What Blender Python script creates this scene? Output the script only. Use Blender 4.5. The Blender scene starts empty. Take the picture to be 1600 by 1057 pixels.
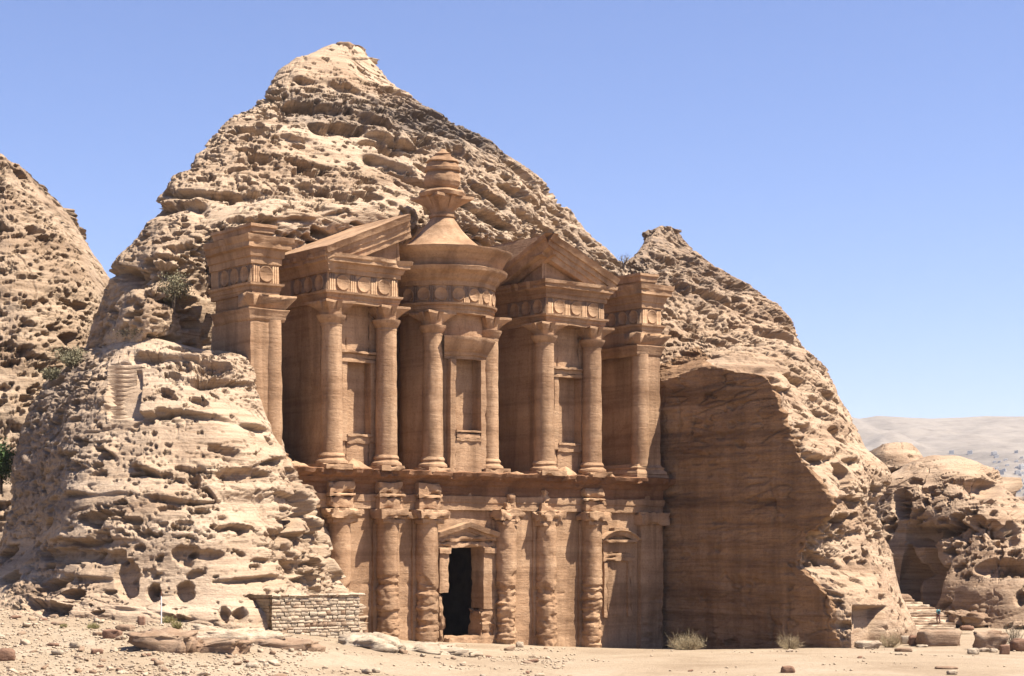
import bpy, bmesh, math, random
import numpy as np
from mathutils import Vector, Matrix

random.seed(7)
rng = np.random.default_rng(11)
scene = bpy.context.scene
COL = scene.collection

# ------------------------------------------------------------------ camera, sky, sun, exposure
F, YH, H = 2770.0, 850.0, 8.62          # focal length in photo pixels, horizon row, eye height (m)
cam = bpy.data.cameras.new('camera')
cam.sensor_width = 36.0
cam.lens = F / 1600.0 * 36.0
cam.shift_y = (YH - 528.5) / 1600.0
cam.clip_start, cam.clip_end = 1.0, 40000.0
camo = bpy.data.objects.new('camera', cam); COL.objects.link(camo)
camo.location = (0, 0, H); camo.rotation_euler = (math.radians(90), 0, 0)
scene.camera = camo

SUN_AZ = math.radians(-15.0)            # direction towards the sun in the ground plane, from +x
SUN_EL = math.radians(60.0)
w = bpy.data.worlds.new('World'); scene.world = w; w.use_nodes = True
nt = w.node_tree; nt.nodes.clear()
sky = nt.nodes.new('ShaderNodeTexSky'); sky.sky_type = 'NISHITA'; sky.sun_disc = False
sky.sun_elevation = SUN_EL
sky.sun_rotation = math.pi / 2 - SUN_AZ
sky.altitude = 900; sky.air_density = 1.0; sky.dust_density = 0.8; sky.ozone_density = 4.0
bg = nt.nodes.new('ShaderNodeBackground'); bg.inputs['Strength'].default_value = 0.058
ow = nt.nodes.new('ShaderNodeOutputWorld')
tint = nt.nodes.new('ShaderNodeMix'); tint.data_type = 'RGBA'; tint.blend_type = 'MULTIPLY'; tint.inputs[0].default_value = 1.0
tint.inputs[7].default_value = (1.06, 0.98, 1.16, 1)
nt.links.new(sky.outputs[0], tint.inputs[6]); nt.links.new(tint.outputs[2], bg.inputs[0]); nt.links.new(bg.outputs[0], ow.inputs[0])

sl = bpy.data.lights.new('sun', 'SUN'); sl.energy = 5.0; sl.angle = math.radians(0.5)
sl.color = (1.0, 0.935, 0.85)
so = bpy.data.objects.new('sun', sl); COL.objects.link(so)
sd = Vector((math.cos(SUN_AZ) * math.cos(SUN_EL), math.sin(SUN_AZ) * math.cos(SUN_EL), math.sin(SUN_EL)))
so.rotation_euler = sd.to_track_quat('Z', 'Y').to_euler(); so.location = sd * 300

vs = scene.view_settings
vs.view_transform = 'Standard'; vs.look = 'None'; vs.gamma = 1.0; vs.use_curve_mapping = False
vs.exposure = 1.45
scene.cycles.volume_bounces = 0
scene.cycles.max_bounces = 6; scene.cycles.diffuse_bounces = 3

# ------------------------------------------------------------------ numeric helpers
def world(X, Y, D):
    """point of the place seen at photo pixel (X, Y), D metres away"""
    return np.array([(X - 800.0) * D / F, D, H + (YH - Y) * D / F])

def _axis(i, c, lo, hi):
    b = i.astype(np.uint32) * np.uint32(c)
    return {k: b + np.uint32((k * c) & 0xffffffff) for k in range(lo, hi)}
def _mix(h):
    h ^= h >> np.uint32(15); h *= np.uint32(2246822519)
    h ^= h >> np.uint32(13); h *= np.uint32(3266489917)
    h ^= h >> np.uint32(16)
    return h
_M = np.uint32(1023)

def noise(P, seed=0):
    P = np.asarray(P, dtype=np.float32)
    fl = np.floor(P); f = P - fl; i = fl.astype(np.int32)
    fx, fy, fz = (np.ascontiguousarray(f[..., k]) for k in range(3))
    ux, uy, uz = (t * t * t * (t * (t * 6 - 15) + 10) for t in (fx, fy, fz))
    X = _axis(i[..., 0], 374761393, 0, 2); Y = _axis(i[..., 1], 668265263, 0, 2); Z = _axis(i[..., 2], 2246822519, 0, 2)
    sd_ = np.uint32((seed * 3266489917) & 0xffffffff)
    S = np.float32(2 / 1023.0)
    vals = []
    for dx in (0, 1):
        for dy in (0, 1):
            xy = X[dx] + Y[dy] + sd_
            for dz in (0, 1):
                h = _mix(xy + Z[dz])
                g = ((h & _M) * S - 1) * (fx - dx)
                g += (((h >> np.uint32(10)) & _M) * S - 1) * (fy - dy)
                g += (((h >> np.uint32(20)) & _M) * S - 1) * (fz - dz)
                vals.append(g.astype(np.float32))
    def L(p, q, t): return p + (q - p) * t
    x00 = L(vals[0], vals[4], ux); x01 = L(vals[1], vals[5], ux)
    x10 = L(vals[2], vals[6], ux); x11 = L(vals[3], vals[7], ux)
    return L(L(x00, x10, uy), L(x01, x11, uy), uz) * np.float32(1.35)

def fbm(P, octv=4, seed=0, gain=0.5):
    s = 0; a = 1.0; q = np.asarray(P, dtype=np.float32)
    for o in range(octv):
        s = s + a * noise(q, seed + o * 17); q = q * 2.03 + 3.7; a *= gain
    return s

def ridged(P, octv=4, seed=0, gain=0.55):
    s = 0; a = 1.0; q = np.asarray(P, dtype=np.float32)
    for o in range(octv):
        s = s + a * (1 - 2 * np.abs(noise(q, seed + o * 13))); q = q * 2.1 + 1.9; a *= gain
    return s

def worley(P, seed=0):
    P = np.asarray(P, dtype=np.float32)
    fl = np.floor(P); f = P - fl; i = fl.astype(np.int32)
    fx, fy, fz = (np.ascontiguousarray(f[..., k]) for k in range(3))
    best = np.full(P.shape[:-1], 9.0, np.float32); second = best.copy(); bh = np.zeros(P.shape[:-1], np.uint32)
    X = _axis(i[..., 0], 374761393, -1, 2); Y = _axis(i[..., 1], 668265263, -1, 2); Z = _axis(i[..., 2], 2246822519, -1, 2)
    sd_ = np.uint32((seed * 3266489917) & 0xffffffff); S = np.float32(1 / 1023.0)
    for dx in (-1, 0, 1):
        for dy in (-1, 0, 1):
            xy = X[dx] + Y[dy] + sd_
            for dz in (-1, 0, 1):
                h = _mix(xy + Z[dz])
                px = (h & _M).astype(np.float32) * S + (dx - fx)
                py = ((h >> np.uint32(10)) & _M).astype(np.float32) * S + (dy - fy)
                pz = ((h >> np.uint32(20)) & _M).astype(np.float32) * S + (dz - fz)
                d = px * px + py * py + pz * pz
                m = d < best
                second = np.where(m, best, np.minimum(second, d))
                bh = np.where(m, h, bh); best = np.where(m, d, best)
    h2 = bh * np.uint32(747796405) + np.uint32(2891336453); h2 ^= h2 >> np.uint32(16)
    h3 = h2 * np.uint32(277803737) + np.uint32(12345); h3 ^= h3 >> np.uint32(15)
    r1 = (h2 & np.uint32(65535)).astype(np.float32) / 65535.0
    r2 = (h3 & np.uint32(65535)).astype(np.float32) / 65535.0
    return np.sqrt(best), np.sqrt(second), r1, r2

def sstep(a, b, x):
    t = np.clip((x - a) / (b - a), 0, 1); return t * t * (3 - 2 * t)

def pchip(x, Y, xq):
    """shape-preserving interpolation along axis 0 of Y"""
    x = np.asarray(x, float); n = len(x); h = np.diff(x)
    sh = (n - 1,) + (1,) * (Y.ndim - 1)
    d = np.diff(Y, axis=0) / h.reshape(sh)
    m = np.zeros_like(Y)
    if n > 2:
        w1 = (2 * h[1:] + h[:-1]).reshape((n - 2,) + (1,) * (Y.ndim - 1))
        w2 = (h[1:] + 2 * h[:-1]).reshape((n - 2,) + (1,) * (Y.ndim - 1))
        a, b = d[:-1], d[1:]
        ok = a * b > 0
        with np.errstate(divide='ignore', invalid='ignore'):
            mm = (w1 + w2) / (w1 / np.where(ok, a, 1) + w2 / np.where(ok, b, 1))
        m[1:-1] = np.where(ok, mm, 0)
    m[0], m[-1] = d[0], d[-1]
    k = np.clip(np.searchsorted(x, xq, side='right') - 1, 0, n - 2)
    hh = h[k]; t = (xq - x[k]) / hh
    ex = (slice(None),) + (None,) * (Y.ndim - 1)
    t = t[ex]; hh = hh[ex]
    return ((1 + 2 * t) * (1 - t) ** 2 * Y[k] + t * (1 - t) ** 2 * hh * m[k]
            + t * t * (3 - 2 * t) * Y[k + 1] + t * t * (t - 1) * hh * m[k + 1])

# ------------------------------------------------------------------ mesh and object helpers
class MB:
    def __init__(self): self.v = []; self.f = []; self.n = 0; self.attr = []
    def grid(self, P, closed_u=False, closed_v=False, mask=None):
        n, m = P.shape[:2]; idx = np.arange(n * m).reshape(n, m) + self.n
        if closed_u: idx = np.vstack([idx, idx[:1]])
        if closed_v: idx = np.hstack([idx, idx[:, :1]])
        q = np.stack([idx[:-1, :-1], idx[1:, :-1], idx[1:, 1:], idx[:-1, 1:]], -1)
        if mask is not None: q = q[mask]
        self.f.append(q.reshape(-1, 4)); self.v.append(P.reshape(-1, 3)); self.n += n * m
    def polys(self, V, Q):
        V = np.asarray(V, float); Q = np.asarray(Q) + self.n
        self.f.append(Q); self.v.append(V); self.n += len(V)
    def tris(self, V, T):
        T = np.asarray(T); self.polys(V, np.c_[T, T[:, 2]])
    def mesh(self, name, smooth=True):
        V = np.concatenate(self.v).astype(np.float32); Q = np.concatenate(self.f)
        tri = Q[:, 2] == Q[:, 3]
        me = bpy.data.meshes.new(name)
        cnt = np.where(tri, 3, 4); start = np.concatenate([[0], np.cumsum(cnt)[:-1]])
        keep = np.ones(Q.shape, bool); keep[tri, 3] = False
        loops = Q[keep]
        me.vertices.add(len(V)); me.loops.add(len(loops)); me.polygons.add(len(Q))
        me.vertices.foreach_set('co', V.ravel())
        me.loops.foreach_set('vertex_index', loops.astype(np.int32))
        me.polygons.foreach_set('loop_start', start.astype(np.int32))
        me.polygons.foreach_set('loop_total', cnt.astype(np.int32))
        if smooth: me.polygons.foreach_set('use_smooth', np.ones(len(Q), bool))
        me.update(calc_edges=True)
        return me

def link(name, me, mat, parent=None, loc=None, rot=None):
    o = bpy.data.objects.new(name, me)
    if mat is not None and me is not None and len(me.materials) == 0: me.materials.append(mat)
    COL.objects.link(o)
    if parent is not None: o.parent = parent
    if loc is not None: o.location = loc
    if rot is not None: o.rotation_euler = rot
    return o

SHARP = [False]
def build(mb, name, mat, parent=None, smooth=True):
    me = mb.mesh(name, smooth)
    if smooth and SHARP[0]: me.set_sharp_from_angle(angle=math.radians(33))
    return link(name, me, mat, parent)
def empty(name, loc=(0, 0, 0), rz=0.0, parent=None):
    o = bpy.data.objects.new(name, None); COL.objects.link(o); o.location = loc; o.rotation_euler = (0, 0, rz)
    if parent is not None: o.parent = parent
    return o
def tag(o, label=None, cat=None, group=None, kind=None):
    if label: o['label'] = label
    if cat: o['category'] = cat
    if group: o['group'] = group
    if kind: o['kind'] = kind
    return o

# ------------------------------------------------------------------ materials
def nodes(name):
    m = bpy.data.materials.new(name); m.use_nodes = True
    t = m.node_tree; b = t.nodes['Principled BSDF']
    b.inputs['Roughness'].default_value = 0.95
    b.inputs['Specular IOR Level'].default_value = 0.12
    return m, t, b
def N(t, kind, **kw):
    n = t.nodes.new(kind)
    for k, v in kw.items(): setattr(n, k, v)
    return n
def ramp(t, stops):
    r = t.nodes.new('ShaderNodeValToRGB'); e = r.color_ramp.elements
    while len(e) < len(stops): e.new(0.5)
    for i, (p, c) in enumerate(stops): e[i].position = p; e[i].color = (*c, 1)
    return r
def mixc(t, blend='MIX'):
    n = t.nodes.new('ShaderNodeMix'); n.data_type = 'RGBA'; n.blend_type = blend; return n
def texnoise(t, vec, scale, detail=6, rough=0.6, mapscale=None, dist=0.0):
    if mapscale is not None:
        mp = t.nodes.new('ShaderNodeMapping'); mp.inputs['Scale'].default_value = mapscale
        t.links.new(vec, mp.inputs['Vector']); vec = mp.outputs[0]
    n = t.nodes.new('ShaderNodeTexNoise'); n.inputs['Scale'].default_value = scale
    n.inputs['Detail'].default_value = detail; n.inputs['Roughness'].default_value = rough
    n.inputs['Distortion'].default_value = dist
    t.links.new(vec, n.inputs['Vector']); return n.outputs['Fac']

def rock_material(name, pale, mid, warm, varnish_shade, band=0.5, bump=0.5, patch=0.07, streak=0.0, grain=6.0, lines=0.75):
    m, t, b = nodes(name)
    geo = N(t, 'ShaderNodeNewGeometry'); pos = geo.outputs['Position']
    big = texnoise(t, pos, patch, 7, 0.62, (1, 1, 2.2), 0.6)
    r1 = ramp(t, [(0.30, warm), (0.48, mid), (0.68, pale)]); t.links.new(big, r1.inputs[0])
    # bedding bands
    bd = texnoise(t, pos, 1.0, 6, 0.62, (0.045, 0.045, 1.1), 0.35)
    r2 = ramp(t, [(0.34, tuple(c * 0.68 for c in warm)), (0.5, mid), (0.66, pale)]); t.links.new(bd, r2.inputs[0])
    mx = mixc(t); mx.inputs[0].default_value = band
    t.links.new(r1.outputs[0], mx.inputs[6]); t.links.new(r2.outputs[0], mx.inputs[7])
    # grain mottling
    gr = texnoise(t, pos, grain, 8, 0.7)
    r3 = ramp(t, [(0.28, (0.58, 0.54, 0.50)), (0.43, (0.95, 0.95, 0.95)), (0.72, (1.16, 1.16, 1.16))]); t.links.new(gr, r3.inputs[0])
    # thin bedding lines
    ln = texnoise(t, pos, 1.0, 6, 0.7, (0.16, 0.16, 3.2), 0.9)
    rl = ramp(t, [(0.36, (0.66, 0.60, 0.54)), (0.47, (1, 1, 1)), (0.62, (1.08, 1.08, 1.07))]); t.links.new(ln, rl.inputs[0])
    mln = mixc(t, 'MULTIPLY'); mln.inputs[0].default_value = lines
    t.links.new(mx.outputs[2], mln.inputs[6]); t.links.new(rl.outputs[0], mln.inputs[7])
    mx = mln
    mg = mixc(t, 'MULTIPLY'); mg.inputs[0].default_value = 0.9
    t.links.new(mx.outputs[2], mg.inputs[6]); t.links.new(r3.outputs[0], mg.inputs[7])
    last = mg.outputs[2]
    if streak > 0:
        stn = texnoise(t, pos, 1.0, 6, 0.65, (0.55, 0.55, 0.07), 0.5)
        rs = ramp(t, [(0.42, (0, 0, 0)), (0.66, (1, 1, 1))]); t.links.new(stn, rs.inputs[0])
        ml = N(t, 'ShaderNodeMath', operation='MULTIPLY'); ml.inputs[1].default_value = streak
        t.links.new(rs.outputs[0], ml.inputs[0])
        ms = mixc(t); t.links.new(ml.outputs[0], ms.inputs[0])
        t.links.new(last, ms.inputs[6]); ms.inputs[7].default_value = (*tuple(c * 0.55 for c in warm), 1)
        last = ms.outputs[2]
    at = N(t, 'ShaderNodeAttribute', attribute_name='varnish_shade')
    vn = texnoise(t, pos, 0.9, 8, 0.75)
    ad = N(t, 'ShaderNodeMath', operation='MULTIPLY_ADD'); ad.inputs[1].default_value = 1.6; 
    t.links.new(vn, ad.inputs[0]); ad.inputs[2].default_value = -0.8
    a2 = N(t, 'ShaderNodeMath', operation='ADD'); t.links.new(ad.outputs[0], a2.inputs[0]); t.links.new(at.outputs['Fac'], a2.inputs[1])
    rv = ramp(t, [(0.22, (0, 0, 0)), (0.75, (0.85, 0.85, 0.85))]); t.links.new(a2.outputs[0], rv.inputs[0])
    mv = mixc(t); t.links.new(rv.outputs[0], mv.inputs[0]); t.links.new(last, mv.inputs[6]); mv.inputs[7].default_value = (*varnish_shade, 1)
    t.links.new(mv.outputs[2], b.inputs['Base Color'])
    # relief too fine to model
    n1 = texnoise(t, pos, 1.8, 9, 0.68, (1, 1, 2.6)); n2 = texnoise(t, pos, 7.0, 6, 0.7)
    b1 = N(t, 'ShaderNodeBump'); b1.inputs['Strength'].default_value = bump; b1.inputs['Distance'].default_value = 0.35
    b2 = N(t, 'ShaderNodeBump'); b2.inputs['Strength'].default_value = bump; b2.inputs['Distance'].default_value = 0.058
    t.links.new(n1, b1.inputs['Height']); t.links.new(n2, b2.inputs['Height'])
    n3 = texnoise(t, pos, 1.0, 5, 0.65, (0.16, 0.16, 5.5), 0.3)
    b3 = N(t, 'ShaderNodeBump'); b3.inputs['Strength'].default_value = min(1.0, bump * 1.1); b3.inputs['Distance'].default_value = 0.10
    t.links.new(n3, b3.inputs['Height']); t.links.new(b1.outputs[0], b3.inputs['Normal'])
    t.links.new(b3.outputs[0], b2.inputs['Normal']); t.links.new(b2.outputs[0], b.inputs['Normal'])
    return m

def plain(name, col, rough=0.9, var=0.25, scale=3.0, bump=0.2):
    m, t, b = nodes(name); b.inputs['Roughness'].default_value = rough
    tc = N(t, 'ShaderNodeNewGeometry'); nz = texnoise(t, tc.outputs['Position'], scale, 6, 0.65)
    r = ramp(t, [(0.3, tuple(c * (1 - var) for c in col)), (0.7, tuple(min(1, c * (1 + var)) for c in col))])
    t.links.new(nz, r.inputs[0]); t.links.new(r.outputs[0], b.inputs['Base Color'])
    if bump:
        bp = N(t, 'ShaderNodeBump'); bp.inputs['Strength'].default_value = bump; bp.inputs['Distance'].default_value = 0.05
        t.links.new(nz, bp.inputs['Height']); t.links.new(bp.outputs[0], b.inputs['Normal'])
    return m

VARN_SHADE = (0.115, 0.09, 0.072)  # desert varnish colour, also the tint of the left outcrop's painted shade
M_rock = rock_material('sandstone_pale', (0.405, 0.308, 0.216), (0.33, 0.237, 0.156), (0.20, 0.126, 0.076), VARN_SHADE, 0.45, 0.55)
M_rock_far = rock_material('sandstone_far_hill', (0.35, 0.265, 0.184), (0.28, 0.198, 0.129), (0.185, 0.118, 0.07), VARN_SHADE, 0.5, 0.55)
M_cut = rock_material('sandstone_right', (0.375, 0.278, 0.19), (0.295, 0.203, 0.129), (0.175, 0.104, 0.062), VARN_SHADE, 0.5, 0.55)
M_face = rock_material('quarried_red_sandstone', (0.37, 0.236, 0.136), (0.29, 0.175, 0.095), (0.165, 0.088, 0.046), VARN_SHADE, 0.6, 0.9, 0.16, 0.45, 4.0, 0.55)
M_carved = rock_material('carved_sandstone', (0.42, 0.278, 0.167), (0.34, 0.21, 0.12), (0.205, 0.112, 0.058), VARN_SHADE, 0.42, 0.3, 0.16, 0.6, 5.0, 0.15)
M_ledge = rock_material('red_sandstone', (0.27, 0.15, 0.082), (0.20, 0.10, 0.051), (0.125, 0.06, 0.031), VARN_SHADE, 0.5, 0.5, 0.2, 0.6, 5.0, 0.4)
# ------------------------------------------------------------------ the facade's own frame: u along it, d out of it, z up
TH = math.radians(39.0); CT, ST = math.cos(TH), math.sin(TH)
FX0, FD0 = (720 - 800) / F * 154.0, 154.0
def U(X, d=0.0):
    k = (X - 800.0) / F
    return (k * FD0 - k * d * CT - FX0 - d * ST) / (CT - k * ST)
def facD(u, d): return FD0 + u * ST - d * CT
def ZF(X, Y, d=0.0):
    return H + (YH - Y) * facD(U(X, d), d) / F
def to_ud(P):
    rx, ry = P[..., 0] - FX0, P[..., 1] - FD0
    return rx * CT + ry * ST, rx * ST - ry * CT
def from_ud(u, d): return FX0 + u * CT + d * ST, FD0 + u * ST - d * CT

# ------------------------------------------------------------------ rock masses
def strata(P, lam, seed, dip=(0.0, 0.0), warp=0.25):
    """beds that stand out at their upper edge and are undercut below"""
    hh = (P[..., 2] + dip[0] * P[..., 0] + dip[1] * P[..., 1]) / lam + warp * fbm(P * (0.2 / max(lam, 0.8)), 3, seed)
    k = np.floor(hh); f = hh - k
    fq = 0.30 / lam ** .6
    Q = np.stack([P[..., 0] * fq, P[..., 1] * fq, k * 3.17 + seed + 0.35 * f], -1)
    a = noise(Q, seed + 5) + 0.5 * noise(Q * np.array([2.7, 2.7, 1.9], np.float32), seed + 6)
    prof = np.clip(a, -0.2, 1) * (0.25 + 0.75 * sstep(0.0, 0.35, f)) - 0.35 * (1 - sstep(0.0, 0.18, f)) * sstep(-.2, .4, a)
    return prof * (1 - 0.6 * sstep(0.72, 1.0, f)) + 0.12 * (f - .5)

def cavities(P, zd, s, dens, depth, seed, flat=0.55):
    """weathering hollows with sharp, irregular rims, eaten into an otherwise smooth face; one per cell where dens allows"""
    wq = P / (s * .55); wf = P / (s * .2)
    Q = np.stack([P[..., 0] / s + .34 * noise(wq, seed + 1) + .06 * noise(wf, seed + 11), P[..., 1] / s + .34 * noise(wq, seed + 2),
                  zd / (s * flat) + .30 * noise(wq, seed + 3) + .06 * noise(wf, seed + 13)], -1)
    f1, f2, r1, r2 = worley(Q, seed)
    R = 0.26 + 0.36 * r1
    t = np.clip(1 - f1 / R, 0, 1)
    prof = 0.72 * sstep(0.0, 0.16, t) + 0.28 * sstep(0.1, 0.8, t)
    return np.where(r2 < dens, 1.45 * s * depth * R * prof, 0)

def rock_disp(P, big=1.0, layers=((3.2, .4), (1.2, .22), (0.45, .09)), taf=((3.0, .9, .25), (1.5, .9, .3), (.75, .9, .3)),
              crumb=0.25, dip=(0, 0), seed=0, tafmask=None, crumbmask=None, blocks=0.10, bend=0.0, slot=0.5):
    P = P.astype(np.float32)
    W = P + np.stack([0.8 * noise(P / 5, seed + 91), 0.8 * noise(P / 5, seed + 92), 0.35 * noise(P / 6, seed + 93)], -1)
    zd = W[..., 2] + dip[0] * W[..., 0] + dip[1] * W[..., 1]
    if bend: zd = zd + bend * np.clip(W[..., 0] + 12, 0, 60); W = np.concatenate([W[..., :2], zd[..., None] - dip[0] * W[..., :1] - dip[1] * W[..., 1:2]], -1)
    d = big * fbm(W / 9.0, 3, seed)
    zone = fbm(P / np.array([14., 14., 5.5], np.float32) + 7, 3, seed + 3)          # smooth slabs against broken beds
    rough = sstep(-0.12, 0.30, zone)
    cm = np.clip(rough * 0.5 + (0 if crumbmask is None else crumbmask), 0, 1.3)
    tm = (0.15 + 1.1 * rough) if tafmask is None else tafmask * (0.25 + 0.95 * rough)
    for i, (lam, a) in enumerate(layers):
        d = d + a * 1.2 * strata(W, lam, seed + 20 * i + 31, dip, 0.20) * (0.16 + 0.5 * rough + 0.35 * cm)
    for i, (s, depth, dens) in enumerate(taf):
        dd_ = dens * tm + 0.42 * cm * (i > 0) + (0.18 * cm if i == 0 else 0)
        d = d - cavities(P, zd, s, dd_, depth * (.75 + .25 * cm), seed + 140 + 20 * i, slot if i < 2 else .62)
    # near-horizontal cracks between beds, opening and closing along their length
    for (sx, sz, dp, wd, sd_) in ((3.2, .75, .30, .045, 86), (1.5, .34, .13, .07, 87)):
        Q = np.stack([W[..., 0] / sx, W[..., 1] / sx, zd / sz], -1).astype(np.float32)
        n = noise(Q, seed + sd_); op = sstep(-.15, .35, noise(P / (sx * 1.3), seed + sd_ + 40))
        d = d - dp * op * np.exp(-(n / wd) ** 2) + .10 * dp * np.sign(n) * op
    n = noise(np.stack([W[..., 0] / 5.0, W[..., 1] / 5.0, zd / 16.0], -1).astype(np.float32), seed + 88) + .12 * noise(P / 1.0, seed + 89)
    d = d - .40 * sstep(0, .4, noise(P / 9.0, seed + 90)) * np.exp(-(n / .022) ** 2)
    Q = np.stack([P[..., 0] / 1.1, P[..., 1] / 1.1, zd / .5], -1)
    f1, f2, r1, r2 = worley(Q, seed + 80)
    d = d + blocks * cm * ((r1 - .7) * 1.4 - .5 * np.exp(-((f2 - f1) / .07) ** 2))
    d = d - crumb * cm * np.clip(0.55 - ridged(W * np.array([1, 1, 2.2], np.float32) / 1.5, 4, seed + 82, .6) * .5, 0, 1.2)
    d = d + 0.05 * fbm(P / np.array([.6, .6, .22], np.float32), 2, seed + 84) * (.35 + .65 * cm)
    return d

def loft(rows, spacing, back=25.0, top_back=(18.0, 12.0), nmax=1100):
    """rows of (X, Y, D) bottom to top -> dense world grid [row, col, 3]; side and back columns close it behind"""
    C = np.array([[world(*p) for p in r] for r in rows])
    L = C[:, :1].copy(); R = C[:, -1:].copy()
    mid = C.mean(axis=1, keepdims=True)
    L += np.array([0, back, 0]) + (mid - L) * 0.12; R += np.array([0, back, 0]) + (mid - R) * 0.12
    L[..., 2] = C[:, :1, 2] - 1.0; R[..., 2] = C[:, -1:, 2] - 1.0
    C = np.concatenate([L, C, R], 1)
    T = C[-1:].copy(); T[..., 1] += top_back[0]; T[..., 2] -= top_back[1]
    C = np.concatenate([C, T], 0)
    def axis_samples(C, ax):
        dd = np.linalg.norm(np.diff(C, axis=ax), axis=-1).mean(axis=1 - ax) + 1e-6
        x = np.concatenate([[0], np.cumsum(dd)]); return x
    x0 = axis_samples(C, 0); n0 = int(min(nmax, x0[-1] / spacing)); 
    G = pchip(x0, C, np.linspace(0, x0[-1], n0))
    x1 = axis_samples(C, 1); n1 = int(min(nmax, x1[-1] / spacing))
    # fewer columns on the unseen back
    q = np.concatenate([np.linspace(0, x1[1], max(8, int((x1[1]) / 1.0)), endpoint=False),
                        np.linspace(x1[1], x1[-2], n1), np.linspace(x1[-2], x1[-1], max(8, int((x1[-1] - x1[-2]) / 1.0)))[1:]])
    G = pchip(x1, G.transpose(1, 0, 2), q).transpose(1, 0, 2)
    s = np.interp(q, x1, np.arange(len(x1)) - 1.0)          # control column at each sample
    r = np.interp(np.linspace(0, x0[-1], n0), x0, np.arange(len(x0)))
    return G, r[:, None], s[None, :]

def normals(G):
    a = np.gradient(G, axis=0); b = np.gradient(G, axis=1)
    n = np.cross(b, a); n /= (np.linalg.norm(n, axis=-1, keepdims=True) + 1e-9)
    # weathering bites into a slope more level than square to it, so hollows keep a roof
    n[..., 2] *= 0.30
    return n / np.maximum(np.linalg.norm(n, axis=-1, keepdims=True), 0.55)

def pix(P):
    """photo pixel of world points (used only to read off where along the outline a point belongs)"""
    return 800 + F * P[..., 0] / P[..., 1], YH - F * (P[..., 2] - H) / P[..., 1]

def ledge(PX, PY, G, pts, h, out, inn, jag=5.0, seed=3):
    """a bed standing out above a line and undercut below it; pts run left to right"""
    xs_, ys_ = zip(*pts)
    e = PY - np.interp(PX, xs_, ys_) + jag * (1.1 * noise(G / 5.0, seed) + 0.5 * np.round(2 * noise(G / 2.4, seed + 2)) / 2) - 2.0
    L = xs_[-1] - xs_[0]; ed = min(25.0, L * .25)
    m = sstep(xs_[0], xs_[0] + ed, PX) * sstep(xs_[-1], xs_[-1] - ed, PX)
    m = m * np.clip(0.45 + 1.5 * noise(G / 3.2, seed + 1), 0, 1.1)
    up = np.exp(-(np.minimum(e, 0) / (h * 1.6)) ** 2) * sstep(3.5, -2.0, e)
    dn = np.exp(-(np.maximum(e, 0) / h) ** 2) * sstep(-2.0, 3.5, e)
    return m * (out * up - inn * dn)

def rock_object(name, G, mat, varnish_shade=None, kind='structure', mat2=None, second=None):
    mb = MB(); mb.grid(G.astype(np.float32))
    me = mb.mesh(name, FLATROCK)
    a = me.attributes.new('varnish_shade', 'FLOAT', 'POINT')
    a.data.foreach_set('value', (np.zeros(G.shape[:2]) if varnish_shade is None else varnish_shade).astype(np.float32).ravel())
    o = link(name, me, mat); o['kind'] = kind
    if mat2 is not None:
        me.materials.append(mat2)
        q = (second[:-1, :-1] + second[1:, 1:]) * .5 > .5
        me.polygons.foreach_set('material_index', q.astype(np.int32).ravel())
    return o

SP = 0.125
FLATROCK = False
# --- the peak behind the facade
MP = [
 [(120,640,158),(215,640,144),(310,640,149),(430,560,156),(600,540,163),(800,530,176),(1000,520,190)],
 [(150,505,156),(225,500,142),(310,500,147),(430,490,152),(600,480,163),(800,480,175),(1000,470,190)],
 [(182,440,155),(245,445,144),(315,430,148),(430,430,151),(600,430,163),(800,425,174),(990,435,190)],
 [(214,390,156),(270,380,147),(340,362,147),(480,352,151),(640,350,158),(800,375,171),(940,388,188)],
 [(246,322,158),(320,308,153),(420,302,155),(540,292,158),(680,292,164),(800,300,174),(868,306,186)],
 [(330,217,166),(388,222,162),(460,220,163),(550,218,166),(650,220,170),(720,222,176),(763,221,184)],
 [(401,154,173),(440,155,170),(490,155,171),(550,152,173),(600,150,176),(628,150,179),(643,151,184)],
 [(456,104,178),(480,104,176),(505,104,177),(540,103,178),(562,102,180),(578,101,182),(590,102,186)],
 [(524,70,182),(531,69,181),(537,68,181),(545,67,181.5),(552,68,182),(560,70,183),(567,77,185)],
]
G, r, s = loft(MP, SP)
Nn = normals(G); PX, PY = pix(G)
crm = sstep(0, 1, (PX - 560) / 220) * 0.9 + np.exp(-((PY - 165 - 0.12 * (PX - 480)) / 42) ** 2) * 1.0
crm = crm * sstep(70, 120, PY) + 0.6 * sstep(330, 280, PX) * sstep(290, 330, PY) + .12
tm = 0.95 + 0.9 * sstep(430, 700, PX) * sstep(90, 180, PY) + 0.5 * np.exp(-((PY - 165) / 40) ** 2)
dd = rock_disp(G, 1.0, ((3.4, .45), (1.35, .24), (0.5, .10)), ((3.6, .85, .24), (1.9, .95, .34), (1.0, .95, .36), (.5, .95, .36)),
               0.30, (0.05, 0.0), 100, tm, crm, .12, .42, .42)
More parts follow.
